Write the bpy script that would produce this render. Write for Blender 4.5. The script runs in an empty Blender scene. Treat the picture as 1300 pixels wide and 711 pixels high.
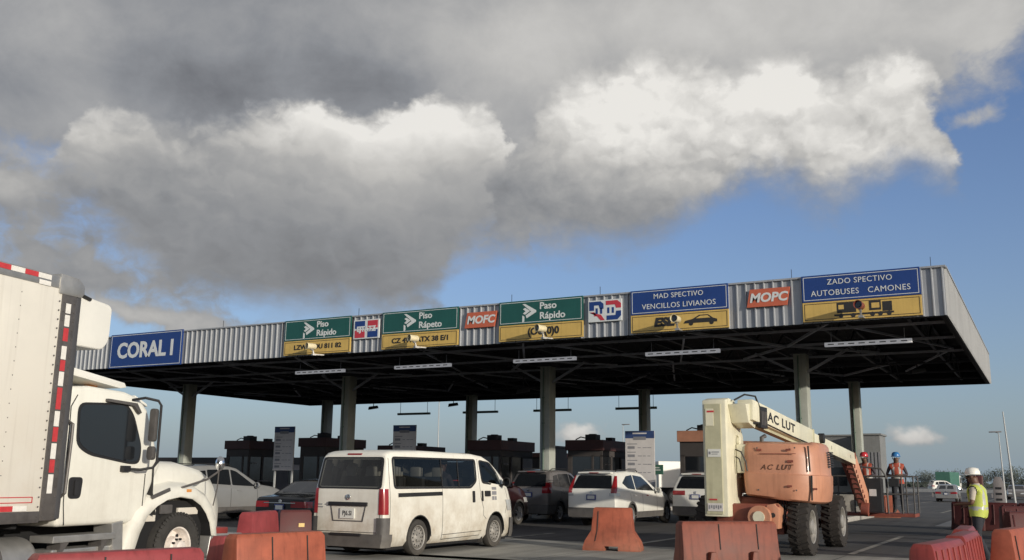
import bpy, bmesh, math, random
from mathutils import Vector, Matrix, Euler
R = math.radians
random.seed(7)
scene = bpy.context.scene
COL = bpy.context.scene.collection

# ------------------------------------------------------------------ materials
def _n(nt, t, **kw):
    n = nt.nodes.new(t)
    for k, v in kw.items(): setattr(n, k, v)
    return n

def mat(name, col, rough=.6, metal=0., var=.12, scale=3., coat=0., bump=0., bscale=60., dirt=None, spec=.5, streak=0.):
    """principled with mottled colour, roughness variation, optional dust that thickens towards the ground"""
    m = bpy.data.materials.new(name); m.use_nodes = True
    nt = m.node_tree; b = nt.nodes['Principled BSDF']; L = nt.links.new
    tc = _n(nt, 'ShaderNodeTexCoord')
    nz = _n(nt, 'ShaderNodeTexNoise'); nz.inputs['Scale'].default_value = scale; nz.inputs['Detail'].default_value = 6; nz.inputs['Roughness'].default_value = .65
    L(tc.outputs['Object'], nz.inputs['Vector'])
    mr = _n(nt, 'ShaderNodeMapRange'); mr.inputs[1].default_value = .3; mr.inputs[2].default_value = .7
    mr.inputs[3].default_value = 1 - var; mr.inputs[4].default_value = 1 + var * .6
    L(nz.outputs[0], mr.inputs[0])
    hs = _n(nt, 'ShaderNodeHueSaturation'); hs.inputs['Color'].default_value = (*col, 1)
    L(mr.outputs[0], hs.inputs['Value'])
    out = hs.outputs[0]
    if streak:
        mp = _n(nt, 'ShaderNodeMapping'); mp.inputs['Scale'].default_value = (14, 14, .5)
        L(tc.outputs['Object'], mp.inputs[0])
        n2 = _n(nt, 'ShaderNodeTexNoise'); n2.inputs['Scale'].default_value = 1.; n2.inputs['Detail'].default_value = 4
        L(mp.outputs[0], n2.inputs['Vector'])
        r2 = _n(nt, 'ShaderNodeMapRange'); r2.inputs[1].default_value = .52; r2.inputs[2].default_value = .75; r2.inputs[3].default_value = 0; r2.inputs[4].default_value = streak
        L(n2.outputs[0], r2.inputs[0])
        mx = _n(nt, 'ShaderNodeMix', data_type='RGBA'); mx.inputs[7].default_value = (col[0] * .35, col[1] * .31, col[2] * .26, 1)
        L(r2.outputs[0], mx.inputs[0]); L(out, mx.inputs[6]); out = mx.outputs[2]
    if dirt:
        z0, z1, amt, dc = dirt
        sx = _n(nt, 'ShaderNodeSeparateXYZ'); L(tc.outputs['Object'], sx.inputs[0])
        n3 = _n(nt, 'ShaderNodeTexNoise'); n3.inputs['Scale'].default_value = 2.2; n3.inputs['Detail'].default_value = 7; n3.inputs['Roughness'].default_value = .7
        L(tc.outputs['Object'], n3.inputs['Vector'])
        a = _n(nt, 'ShaderNodeMapRange'); a.inputs[1].default_value = z0; a.inputs[2].default_value = z1; a.inputs[3].default_value = 1; a.inputs[4].default_value = 0
        L(sx.outputs[2], a.inputs[0])
        b3 = _n(nt, 'ShaderNodeMapRange'); b3.inputs[1].default_value = .35; b3.inputs[2].default_value = .7; b3.inputs[3].default_value = .1; b3.inputs[4].default_value = amt * 1.3
        L(n3.outputs[0], b3.inputs[0])
        mu = _n(nt, 'ShaderNodeMath', operation='MULTIPLY', use_clamp=True); L(a.outputs[0], mu.inputs[0]); L(b3.outputs[0], mu.inputs[1])
        mx = _n(nt, 'ShaderNodeMix', data_type='RGBA'); mx.inputs[7].default_value = (*dc, 1)
        L(mu.outputs[0], mx.inputs[0]); L(out, mx.inputs[6]); out = mx.outputs[2]
    L(out, b.inputs['Base Color'])
    rr = _n(nt, 'ShaderNodeMapRange'); rr.inputs[3].default_value = max(.02, rough - .08); rr.inputs[4].default_value = min(1, rough + .12)
    L(nz.outputs[0], rr.inputs[0]); L(rr.outputs[0], b.inputs['Roughness'])
    b.inputs['Metallic'].default_value = metal
    b.inputs['Specular IOR Level'].default_value = spec
    if coat: b.inputs['Coat Weight'].default_value = coat; b.inputs['Coat Roughness'].default_value = .08
    if bump:
        n4 = _n(nt, 'ShaderNodeTexNoise'); n4.inputs['Scale'].default_value = bscale; n4.inputs['Detail'].default_value = 5
        L(tc.outputs['Object'], n4.inputs['Vector'])
        bp = _n(nt, 'ShaderNodeBump'); bp.inputs['Strength'].default_value = bump; bp.inputs['Distance'].default_value = .02
        L(n4.outputs[0], bp.inputs['Height']); L(bp.outputs[0], b.inputs['Normal'])
    return m

def glass_mat(name, tint, tr=.5):
    m = bpy.data.materials.new(name); m.use_nodes = True
    nt = m.node_tree; nt.nodes.clear(); L = nt.links.new
    o = _n(nt, 'ShaderNodeOutputMaterial'); t = _n(nt, 'ShaderNodeBsdfTransparent'); t.inputs[0].default_value = (*tint, 1)
    g = _n(nt, 'ShaderNodeBsdfGlossy'); g.inputs['Roughness'].default_value = .03
    f = _n(nt, 'ShaderNodeFresnel'); f.inputs[0].default_value = 1.42
    mx = _n(nt, 'ShaderNodeMixShader'); L(f.outputs[0], mx.inputs[0]); L(t.outputs[0], mx.inputs[1]); L(g.outputs[0], mx.inputs[2]); L(mx.outputs[0], o.inputs[0])
    return m

DUST = (.30, .25, .19)
M = dict(
    white=mat('white_paint', (.74, .73, .68), .32, var=.05, coat=.3, dirt=(0, 1.1, .45, DUST)),
    vanwhite=mat('van_white', (.76, .745, .68), .34, var=.07, scale=1.6, coat=.25, dirt=(0.1, 1.6, .85, (.36, .29, .20)), streak=.08),
    truckwhite=mat('truck_white', (.78, .77, .70), .33, var=.06, scale=1.4, coat=.25, dirt=(.4, 2.2, .38, DUST), streak=.10),
    boxwhite=mat('box_white', (.76, .73, .66), .5, var=.08, scale=1.1, streak=.22, dirt=(.9, 3.2, .4, (.45, .38, .30))),
    silver=mat('silver_paint', (.30, .305, .31), .3, metal=.35, var=.05, coat=.4, dirt=(0, .9, .4, DUST)),
    grey=mat('grey_paint', (.20, .185, .18), .28, metal=.4, var=.05, coat=.5, dirt=(0, .9, .3, DUST)),
    maroon=mat('maroon_paint', (.030, .008, .009), .28, metal=.2, var=.05, coat=.5, dirt=(0, .8, .3, DUST)),
    black=mat('black_paint', (.010, .011, .014), .22, var=.05, coat=.5, dirt=(0, .6, .15, DUST)),
    glass=mat('dark_glass', (.012, .014, .017), .06, var=.05, spec=.9),
    plastic=mat('black_plastic', (.016, .016, .018), .55, var=.2, bump=.15, bscale=300),
    bumper=mat('grey_bumper', (.085, .08, .078), .6, var=.3, scale=5, dirt=(0, .6, .5, (.2, .18, .15))),
    seam=mat('seam_shadow', (.03, .03, .03), .8),
    rubber=mat('tyre_rubber', (.035, .033, .031), .85, var=.35, scale=8, dirt=(-.2, .8, .5, (.16, .14, .115)), bump=.3, bscale=90),
    lifttyre=mat('lift_tyre', (.026, .022, .020), .9, var=.35, scale=7, bump=.4, bscale=60),
    steelrim=mat('steel_rim', (.40, .38, .35), .5, metal=.5, var=.25, scale=9),
    alloy=mat('alloy_rim', (.62, .62, .62), .3, metal=.75, var=.1),
    rimwhite=mat('white_rim', (.75, .68, .62), .5, var=.2, scale=9),
    dark=mat('dark_void', (.008, .008, .009), .9),
    red=mat('red_lens', (.27, .015, .02), .18, var=.1, coat=.5),
    amber=mat('amber_lens', (.65, .26, .06), .25, var=.1, coat=.4),
    clear=mat('clear_lens', (.62, .63, .62), .15, metal=.3, var=.1, coat=.5),
    chrome=mat('chrome', (.75, .75, .76), .15, metal=1., var=.05),
    alum=mat('aluminium', (.46, .45, .43), .42, metal=.7, var=.15, scale=6),
    alumdark=mat('aluminium_post', (.13, .12, .115), .5, metal=.4, var=.25, scale=8, streak=.3),
    tapered=mat('tape_red', (.50, .045, .05), .4, var=.15, scale=20),
    tapewhite=mat('tape_white', (.74, .72, .68), .4, var=.12, scale=20),
    plate=mat('plate_white', (.66, .66, .62), .45, var=.08),
    plateblue=mat('plate_blue', (.05, .07, .22), .45),
    ink=mat('ink_black', (.02, .02, .022), .6),
    seat=mat('seat_cloth', (.45, .43, .40), .85, var=.2),
    seatdark=mat('seat_dark', (.06, .06, .065), .85, var=.2),
    # canopy and signs
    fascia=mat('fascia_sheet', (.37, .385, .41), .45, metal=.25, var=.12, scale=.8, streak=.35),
    fascialit=mat('fascia_sheet_lit', (.32, .325, .33), .5, metal=.2, var=.12, scale=.8, streak=.2),  # copy of the fascia sheet, darkened in colour to temper the sunlit side
    deck=mat('roof_underside_shade', (.006, .006, .008), .9, var=.3, scale=1),  # near black: the shade under the roof is put into the colour
    steel=mat('truss_steel', (.018, .019, .025), .6, var=.3, scale=2),  # dark tone carries the shade under the canopy
    steellit=mat('truss_steel_lit', (.34, .35, .40), .55, var=.25, scale=2),  # paler copy for struts that catch light; the light is in the colour
    column=mat('column_paint', (.38, .40, .36), .65, var=.15, scale=2, streak=.3, bump=.1),
    columnband=mat('column_green', (.12, .17, .14), .65, var=.15, scale=2, streak=.3),
    sblue=mat('sign_blue', (.012, .045, .20), .4, var=.1, scale=1.5, streak=.15),
    sgreen=mat('sign_green', (.012, .085, .075), .4, var=.1, scale=1.5, streak=.15),
    syellow=mat('sign_yellow', (.60, .41, .12), .45, var=.12, scale=1.5, streak=.2),
    sorange=mat('sign_orange', (.50, .12, .065), .45, var=.1, scale=2),
    swhite=mat('sign_white', (.62, .65, .66), .45, var=.04),
    sred=mat('sign_red', (.48, .04, .06), .45, var=.1),
    sign_back=mat('sign_back', (.4, .4, .4), .5, metal=.4),
    boardwhite=mat('board_white', (.60, .57, .56), .5, var=.08, streak=.15),
    boardblue=mat('board_blue', (.03, .06, .17), .5, var=.1),
    boardgrey=mat('board_print', (.22, .22, .24), .6),
    camcream=mat('camera_housing', (.68, .60, .40), .45, var=.12, scale=12),
    lamp=mat('lamp_housing', (.62, .61, .58), .5, var=.12, scale=9),
    lampdark=mat('lamp_grille', (.06, .06, .065), .6),
    # booths
    boothband=mat('booth_maroon', (.075, .03, .028), .6, var=.25, scale=2, streak=.4),
    boothorange=mat('booth_tan', (.42, .20, .13), .6, var=.2, scale=2, streak=.4),
    boothwall=mat('booth_wall', (.06, .052, .05), .7, var=.25, scale=2),
    boothdark=mat('booth_dark', (.022, .02, .022), .6, var=.3),
    boothgrey=mat('booth_grey', (.24, .22, .22), .7, var=.2),
    # lift
    liftcream=mat('lift_cream', (.68, .65, .50), .42, var=.12, scale=2.4, coat=.15, streak=.18),
    liftdull=mat('lift_panel', (.46, .44, .30), .5, var=.15, scale=3, streak=.25),
    liftorange=mat('lift_orange', (.50, .235, .145), .42, var=.14, scale=2.2, coat=.15, streak=.30),
    liftred=mat('lift_red', (.22, .06, .04), .55, var=.3, scale=4, streak=.25),
    hose=mat('hose_black', (.02, .02, .02), .5),
    # barriers
    bar_orange=mat('barrier_orange', (.33, .085, .045), .55, var=.35, scale=3, dirt=(0, .5, .3, (.3, .2, .14)), streak=.55),
    bar_shade=mat('barrier_orange_shade', (.21, .055, .032), .6, var=.35, scale=3, dirt=(0, .5, .3, (.2, .12, .08)), streak=.55),  # darker copy of the barrier orange; the wide barrier's shade is in this colour
    bar_red=mat('barrier_red', (.24, .038, .032), .38, var=.3, scale=3, dirt=(0, .5, .3, (.25, .14, .1)), streak=.55),
    bar_pink=mat('barrier_pink', (.27, .045, .05), .5, var=.28, scale=3, dirt=(0, .5, .3, (.3, .18, .15)), streak=.55),
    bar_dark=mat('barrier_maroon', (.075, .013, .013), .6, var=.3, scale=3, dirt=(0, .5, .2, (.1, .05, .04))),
    concrete=mat('concrete', (.36, .34, .31), .85, var=.25, scale=2.5, bump=.3, bscale=25, streak=.25),
    leaf=mat('leaf_haze_green', (.075, .092, .078), .7, var=.5, scale=1.2),  # greyed, bluer green: distance haze is put into the leaf colour
    bark=mat('bark', (.09, .07, .055), .9, var=.3),
    polewhite=mat('pole_paint', (.42, .43, .43), .5, var=.1),
    teal=mat('container_green', (.06, .16, .12), .55, var=.15, scale=2),
    containerwhite=mat('container_grey', (.20, .205, .205), .6, var=.12, scale=1.5, streak=.3),
    # people
    skin=mat('skin_brown', (.13, .065, .04), .55, var=.12, scale=12),
    vestlime=mat('vest_lime', (.46, .52, .10), .7, var=.1, scale=9, bump=.3, bscale=18),
    vestorange=mat('vest_orange', (.36, .065, .035), .7, var=.1, scale=9, bump=.3, bscale=18),
    reflect=mat('reflective_band', (.42, .42, .40), .35, var=.1),
    shirt=mat('shirt_beige', (.46, .41, .34), .85, var=.12, scale=9, bump=.3, bscale=18),
    shirtdark=mat('shirt_grey_brown', (.055, .045, .055), .85, var=.15, scale=9),
    trousers=mat('trousers_dark', (.022, .024, .032), .85, var=.2, scale=9, bump=.3, bscale=18),
    hatwhite=mat('hard_hat_white', (.78, .76, .70), .3, var=.04, coat=.3),
    hatblue=mat('hard_hat_blue', (.03, .17, .42), .3, var=.04, coat=.3),
    hatred=mat('hard_hat_red', (.50, .03, .04), .3, var=.04, coat=.3),
    vanglass=glass_mat('tinted_pane', (.42, .43, .42)),
)

b_ = M['lamp'].node_tree.nodes['Principled BSDF']; b_.inputs['Emission Color'].default_value = (.9, .92, 1, 1); b_.inputs['Emission Strength'].default_value = .22
# ------------------------------------------------------------------ mesh builder
class MB:
    def __init__(s): s.v = []; s.f = []; s.m = []
    def add(s, vs, fs, m=0):
        o = len(s.v); s.v += [tuple(v) for v in vs]
        for f in fs: s.f.append([i + o for i in f]); s.m.append(m)
        return s
    def box(s, x0, x1, y0, y1, z0, z1, m=0):
        return s.add([(x0,y0,z0),(x1,y0,z0),(x1,y1,z0),(x0,y1,z0),(x0,y0,z1),(x1,y0,z1),(x1,y1,z1),(x0,y1,z1)],
              [(0,3,2,1),(4,5,6,7),(0,1,5,4),(1,2,6,5),(2,3,7,6),(3,0,4,7)], m)
    def bar(s, p, q, w, h=None, m=0, up=(0,0,1)):
        h = h or w; p = Vector(p); q = Vector(q); d = (q - p).normalized(); u = Vector(up)
        if abs(d.dot(u)) > .98: u = Vector((0,1,0))
        a = d.cross(u).normalized() * w / 2; b = a.cross(d).normalized() * h / 2
        vs = [p-a-b, p+a-b, p+a+b, p-a+b, q-a-b, q+a-b, q+a+b, q-a+b]
        return s.add(vs, [(0,1,2,3),(7,6,5,4),(0,4,5,1),(1,5,6,2),(2,6,7,3),(3,7,4,0)], m)
    def tube(s, pts, r, n=8, m=0, caps=True):
        pts = [Vector(p) for p in pts]; rs = r if isinstance(r, (list, tuple)) else [r] * len(pts)
        rings = []; a = None
        for i, p in enumerate(pts):
            d = (pts[min(i+1, len(pts)-1)] - pts[max(i-1, 0)]).normalized()
            if a is None:
                u = Vector((0,0,1)) if abs(d.z) < .9 else Vector((1,0,0)); a = d.cross(u).normalized()
            else: a = (a - d * a.dot(d)).normalized()
            b = d.cross(a)
            rings.append([p + (a*math.cos(2*math.pi*k/n) + b*math.sin(2*math.pi*k/n)) * rs[i] for k in range(n)])
        vs = [v for g in rings for v in g]; fs = []
        for i in range(len(pts)-1):
            for k in range(n): fs.append((i*n+k, i*n+(k+1)%n, (i+1)*n+(k+1)%n, (i+1)*n+k))
        if caps: fs += [tuple(range(n-1, -1, -1)), tuple((len(pts)-1)*n + k for k in range(n))]
        return s.add(vs, fs, m)
    def lathe(s, prof, c, axis='x', n=28, m=0, sgn=1):
        """prof: (radius, offset along axis)"""
        vs = []; fs = []
        for r, h in prof:
            for k in range(n):
                t = 2*math.pi*k/n; a, b = r*math.cos(t), r*math.sin(t)
                vs.append({'x': (c[0]+h*sgn, c[1]+a, c[2]+b), 'y': (c[0]+a, c[1]+h*sgn, c[2]+b), 'z': (c[0]+a, c[1]+b, c[2]+h*sgn)}[axis])
        for i in range(len(prof)-1):
            for k in range(n): fs.append((i*n+k, i*n+(k+1)%n, (i+1)*n+(k+1)%n, (i+1)*n+k))
        return s.add(vs, fs, m)
    def prism(s, poly, a0, a1, axis='x', m=0):
        """poly in the two other axes: x->(y,z), y->(x,z), z->(x,y)"""
        n = len(poly)
        P = {'x': lambda p, a: (a, p[0], p[1]), 'y': lambda p, a: (p[0], a, p[1]), 'z': lambda p, a: (p[0], p[1], a)}[axis]
        vs = [P(p, a0) for p in poly] + [P(p, a1) for p in poly]
        fs = [tuple(range(n)), tuple(range(2*n-1, n-1, -1))] + [(i, i+n, (i+1)%n+n, (i+1)%n) for i in range(n)]
        return s.add(vs, fs, m)
    def build(s, name, mats, parent=None, smooth=35, bevel=0, seg=2, recalc=True):
        me = bpy.data.meshes.new(name); me.from_pydata(s.v, [], s.f)
        for mm in (mats if isinstance(mats, (list, tuple)) else [mats]): me.materials.append(mm)
        for p, mi in zip(me.polygons, s.m): p.material_index = mi
        return finish(me, name, parent, smooth, bevel, seg, recalc)

def finish(me, name, parent=None, smooth=35, bevel=0, seg=2, recalc=True):
    bm = bmesh.new(); bm.from_mesh(me)
    if recalc: bmesh.ops.recalc_face_normals(bm, faces=bm.faces)
    if bevel:
        es = [e for e in bm.edges if len(e.link_faces) == 2 and e.calc_face_angle(0) > R(30)]
        if es: bmesh.ops.bevel(bm, geom=es, offset=bevel, segments=seg, profile=.6, affect='EDGES', clamp_overlap=True)
    bm.to_mesh(me); bm.free()
    if smooth:
        for p in me.polygons: p.use_smooth = True
        me.set_sharp_from_angle(angle=R(smooth))
    me.update()
    o = bpy.data.objects.new(name, me); COL.objects.link(o)
    if parent: o.parent = parent
    return o

def thing(name, label, cat, loc=(0,0,0), rz=0, group=None, kind=None):
    o = bpy.data.objects.new(name, None); COL.objects.link(o); o.empty_display_size = .2
    o.location = loc; o.rotation_euler = (0, 0, R(rz))
    return tag(o, label, cat, group, kind)
def tag(o, label=None, cat=None, group=None, kind=None):
    for k, v in (('label', label), ('category', cat), ('group', group), ('kind', kind)):
        if v: o[k] = v
    return o
def kids(o): return [c for c in list(bpy.data.objects) if c.parent == o]
def dup(o, loc=None, rz=None, label=None, parent=None):
    c = o.copy(); COL.objects.link(c)
    if parent: c.parent = parent
    if loc: c.location = loc
    if rz is not None: c.rotation_euler = (0, 0, R(rz))
    if label: c['label'] = label
    for ch in kids(o): dup(ch, parent=c)
    return c

def text(name, s, size, m, parent, loc, rot=(90,0,0), bold=.0, ext=.004, align='CENTER', sx=1., shear=0., spacing=1.):
    cu = bpy.data.curves.new(name, 'FONT'); cu.body = s; cu.size = size; cu.align_x = align; cu.align_y = 'CENTER'
    cu.offset = bold; cu.extrude = ext; cu.shear = shear; cu.space_character = spacing; cu.resolution_u = 3
    o = bpy.data.objects.new(name, cu); COL.objects.link(o)
    bpy.context.view_layer.update()
    me = bpy.data.meshes.new_from_object(o.evaluated_get(bpy.context.evaluated_depsgraph_get()))
    bpy.data.objects.remove(o)
    me.materials.clear(); me.materials.append(m)
    o = bpy.data.objects.new(name, me); COL.objects.link(o); o.parent = parent
    o.location = loc; o.rotation_euler = [R(a) for a in rot]; o.scale = (sx, 1, 1)
    return o

def boolean(o, cutters, op='DIFFERENCE'):
    for c in cutters:
        c.parent = o.parent; md = o.modifiers.new('b', 'BOOLEAN'); md.object = c; md.operation = op; md.solver = 'EXACT'
    bpy.context.view_layer.update()
    me = bpy.data.meshes.new_from_object(o.evaluated_get(bpy.context.evaluated_depsgraph_get()))
    o.modifiers.clear(); o.data = me
    for c in cutters: bpy.data.objects.remove(c)
    return o

def interp(pts, x):
    if x <= pts[0][0]: return pts[0][1]
    for (a, b), (c, d) in zip(pts, pts[1:]):
        if x <= c: return b + (d-b) * (x-a) / max(1e-6, c-a)
    return pts[-1][1]
def roundpoly(poly, r, n=4):
    out = []; N = len(poly)
    for i, p in enumerate(poly):
        p = Vector(p); a = Vector(poly[i-1]) - p; b = Vector(poly[(i+1) % N]) - p
        rr = min(r, a.length*.45, b.length*.45); a = p + a.normalized()*rr; b = p + b.normalized()*rr
        for k in range(n+1):
            t = k/n; out.append(tuple(a*(1-t)**2 + p*2*t*(1-t) + b*t*t))
    return out

# ------------------------------------------------------------------ wheels
def wheel(root, x, y, r, w, side, rubber, rim, style='alloy', rimr=None):
    """x is the outer face of the tyre, side +1 for the right side"""
    rr = rimr or r * .64
    t = MB(); s = side
    t.lathe([(rr*.97, -w*.9), (r*.86, -w), (r*.97, -w*.9), (r, -w*.7), (r, -w*.3), (r*.97, -w*.08), (r*.86, 0), (rr*1.04, -.012), (rr*.97, -.03), (rr*.95, -w*.5)], (x, y, r), 'x', 40, sgn=s)
    o = t.build('wheel', rubber, root, 50)
    b = MB()
    b.lathe([(rr, -.012), (rr*.93, -.02), (rr*.9, -.06), (rr*.86, -.085)], (x, y, r), 'x', 40, sgn=s)
    if style == 'steel':
        b.lathe([(rr*.86, -.085), (rr*.78, -.03), (rr*.62, -.022), (rr*.42, -.03), (rr*.36, -.005), (rr*.25, .0), (0.001, .004)], (x, y, r), 'x', 40, sgn=s)
        for k in range(14):
            a = 2*math.pi*k/14; c = Vector((x - s*.024, y + rr*.7*math.cos(a), r + rr*.7*math.sin(a)))
            b.tube([c, c + Vector((s*.006, 0, 0))], rr*.065, 8, 1)
        for k in range(5):
            a = 2*math.pi*k/5; c = Vector((x - s*.026, y + rr*.33*math.cos(a), r + rr*.33*math.sin(a)))
            b.tube([c, c + Vector((s*.03, 0, 0))], .012, 6, 1)
    elif style == 'lift':
        b.lathe([(rr*.86, -.085), (rr*.84, -.13), (rr*.5, -.12), (rr*.45, -.02), (rr*.3, -.01), (.001, 0)], (x, y, r), 'x', 32, sgn=s)
        for k in range(9):
            a = 2*math.pi*k/9; c = Vector((x - s*.12, y + rr*.66*math.cos(a), r + rr*.66*math.sin(a)))
            b.tube([c, c + Vector((s*.03, 0, 0))], .018, 6, 1)
    elif style == 'truck':
        b.lathe([(rr*.86, -.085), (rr*.8, -.15), (rr*.55, -.13), (rr*.5, -.03), (rr*.36, -.02), (rr*.34, .05), (rr*.2, .07), (.001, .07)], (x, y, r), 'x', 32, sgn=s)
        for k in range(10):
            a = 2*math.pi*k/10; c = Vector((x - s*.03, y + rr*.43*math.cos(a), r + rr*.43*math.sin(a)))
            b.tube([c, c + Vector((s*.04, 0, 0))], .016, 6, 1)
        for k in range(5):
            a = 2*math.pi*k/5 + .9; c = Vector((x - s*.137, y + rr*.68*math.cos(a), r + rr*.68*math.sin(a)))
            b.tube([c, c + Vector((s*.01, 0, 0))], rr*.1, 10, 1)
    else:
        b.lathe([(rr*.86, -.085), (rr*.8, -.1), (.001, -.1)], (x, y, r), 'x', 32, 1, sgn=s)
        b.lathe([(rr*.24, -.06), (rr*.22, -.012), (.001, -.008)], (x, y, r), 'x', 16, sgn=s)
        for k in range(5):
            for d in (-.12, .12):
                a = 2*math.pi*k/5 + .3; 
                p = Vector((x - s*.022, y + rr*.15*math.cos(a+d*3), r + rr*.15*math.sin(a+d*3)))
                q = Vector((x - s*.03, y + rr*.93*math.cos(a+d*1.6), r + rr*.93*math.sin(a+d*1.6)))
                b.bar(p, q, rr*.13, .03, up=(1,0,0))
    b.build('rim', [rim, M['dark']], o, 40)
    return o

# ------------------------------------------------------------------ car bodies: y forward from the rear bumper, x to the right
class Car:
    def __init__(s, L, W, top, belt, zb=.24, tum=.34, r=.07, rear=.93, front=.86, rl=.3, fl=.8):
        s.L, s.W, s.top, s.belt, s.zb, s.tum, s.r = L, W, top, belt, zb, tum, r
        s.wp = [(0, rear), (rl*.15, rear+(1-rear)*.45), (rl*.5, rear+(1-rear)*.85), (rl, 1), (L-fl, 1), (L-fl*.5, front+(1-front)*.75), (L-fl*.15, front+(1-front)*.3), (L, front-.04)]
    def hw(s, y, z):
        w = s.W * interp(s.wp, y); b = interp(s.belt, y); mid = (s.zb + b) / 2
        if z <= b:
            t = (z - mid) / (b - s.zb); w *= 1 - .10 * t * t - (.02 if z < s.zb + .1 else 0)
            return w
        return w * .975 - s.tum * (z - b)
    def body(s, name, paint, root, wheels, wr, arch=1.14, cutters=(), smooth=38, inner=None):
        ys = set([0, .02, .06, .12, .2, .3, s.L, s.L-.02, s.L-.08, s.L-.2, s.L-.35] + [p[0] for p in s.top] + [p[0] for p in s.wp])
        k = 0
        while k < s.L: ys.add(round(k, 3)); k += .22
        ys = sorted(y for y in ys if 0 <= y <= s.L); rings = []
        for y in ys:
            zt = interp(s.top, y); b = min(interp(s.belt, y), zt - .05); e = min(y, s.L-y); zb = s.zb + max(0, .12 - e) * .8
            P = [(0, zb), (s.hw(y, zb)*.9, zb)]
            for f in (.06, .2, .4, .6, .8, .93, 1.): z = zb + .03 + f*(b-zb-.03); P.append((s.hw(y, z), z))
            zr = max(b + .004, zt - s.r)
            for g in (.02/max(.02, zr-b) if zr-b > .03 else .3, .5, 1.): z = b + g*(zr-b); P.append((s.hw(y, z), z))
            h = s.hw(y, zr); rr = s.r
            P += [(h - .22*rr, zr + (zt-zr)*.55), (h - .7*rr, zr + (zt-zr)*.9), (h - 1.6*rr, zt), (h*.5, zt + .012), (0, zt + .018)]
            rings.append([(x, y, z) for x, z in P] + [(-x, y, z) for x, z in P[-2:0:-1]])
        n = len(rings[0]); mb = MB(); vs = [v for g in rings for v in g]; fs = []
        for i in range(len(rings)-1):
            for k in range(n): fs.append((i*n+k, i*n+(k+1)%n, (i+1)*n+(k+1)%n, (i+1)*n+k))
        fs += [tuple(range(n)), tuple((len(rings)-1)*n+k for k in range(n-1, -1, -1))]
        mb.add(vs, fs)
        o = mb.build(name, [paint, M['dark']], root, 0)
        cut = list(cutters)
        for y in wheels:
            for sg in (1, -1):
                c = MB(); c.tube([(sg*(s.W-.34), y, wr), (sg*(s.W+.3), y, wr)], wr*arch, 40); cut.append(c.build('cut', M['dark'], None, 0))
        boolean(o, cut); me = o.data
        for p in me.polygons:
            c = p.center
            for y in wheels:
                if abs(c.x) > s.W-.36 and all(math.hypot(me.vertices[i].co.y-y, me.vertices[i].co.z-wr) < wr*arch*1.006 for i in p.vertices): p.material_index = 1
            if inner and all(abs(me.vertices[i].co.x) < inner[0]+.002 and inner[1]-.002 < me.vertices[i].co.y < inner[2]+.002 for i in p.vertices) and inner[3]-.002 < c.z < inner[4]+.002: p.material_index = 1
            p.use_smooth = True
        me.set_sharp_from_angle(angle=R(smooth))
        return o
    # surface helpers ------------------------------------------------
    def yend(s, z, end):
        if end == 'rear':
            if z <= s.top[0][1]: return 0
            for (a, b), (c, d) in zip(s.top, s.top[1:]):
                if b <= z <= d: return a + (c-a)*(z-b)/max(1e-6, d-b)
            return s.top[0][0]
        if z <= s.top[-1][1]: return s.L
        t = s.top[::-1]
        for (a, b), (c, d) in zip(t, t[1:]):
            if b <= z <= d: return a + (c-a)*(z-b)/max(1e-6, d-b)
        return s.L
    def wrap(s, name, m, parent, z0, z1, xin, yout, side=1, off=.008, end='rear', zs=4, full=False, slope=0, yin=0):
        rows = [(z0, -.012)] + [(z0 + (z1-z0)*k/zs, off) for k in range(zs+1)] + [(z1, -.012)]
        vs = []; n = 0
        sg = -1 if end == 'rear' else 1
        for z, of in rows:
            ye = s.yend(z, end); h = s.hw(ye, z); row = []
            for k in range(4): row.append((xin + (h-xin)*k/4, ye + sg*of, z))
            row.append((h + of*.5, ye + sg*of*.7, z))
            yo = yout + slope*(z-z0)
            for k in range(1, 7):
                y = ye - sg*max(0.0, (yo - (0))*k/6) if True else 0
                row.append((s.hw(y, z) + of, y, z))
            if full: row = [(-a, b, c) for a, b, c in row[::-1]][:-1] + row if xin == 0 else row
            n = len(row); vs += [(a*side, b, c) for a, b, c in row]
        fs = [(i*n+k, i*n+k+1, (i+1)*n+k+1, (i+1)*n+k) for i in range(len(rows)-1) for k in range(n-1)]
        return MB().add(vs, fs).build(name, m, parent, 50)
    def pane(s, name, m, parent, poly, side=1, off=.008, r=.05):
        P = roundpoly(poly, r); vs = [(side*(s.hw(y, z) + off), y, z) for y, z in P]; n = len(vs)
        vs += [(side*(s.hw(y, z) - .012), y, z) for y, z in P]
        fs = [tuple(range(n))] + [(i, (i+1)%n, (i+1)%n+n, i+n) for i in range(n)]
        return MB().add(vs, fs).build(name, m, parent, 40)
    def lines(s, name, m, parent, paths, side=1, w=.014, off=.003):
        mb = MB()
        for path in paths:
            for p, q in zip(path, path[1:]):
                n = max(1, int(math.hypot(q[0]-p[0], q[1]-p[1]) / .12)); d = Vector((q[0]-p[0], q[1]-p[1])).normalized(); e = Vector((-d.y, d.x))*w/2
                for k in range(n):
                    a = Vector(p).lerp(Vector(q), k/n); b = Vector(p).lerp(Vector(q), (k+1)/n)
                    mb.add([(side*(s.hw(c.x, c.y)+off), c.x, c.y) for c in (a-e, b-e, b+e, a+e)], [(0,1,2,3)])
        return mb.build(name, m, parent, 0)
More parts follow.
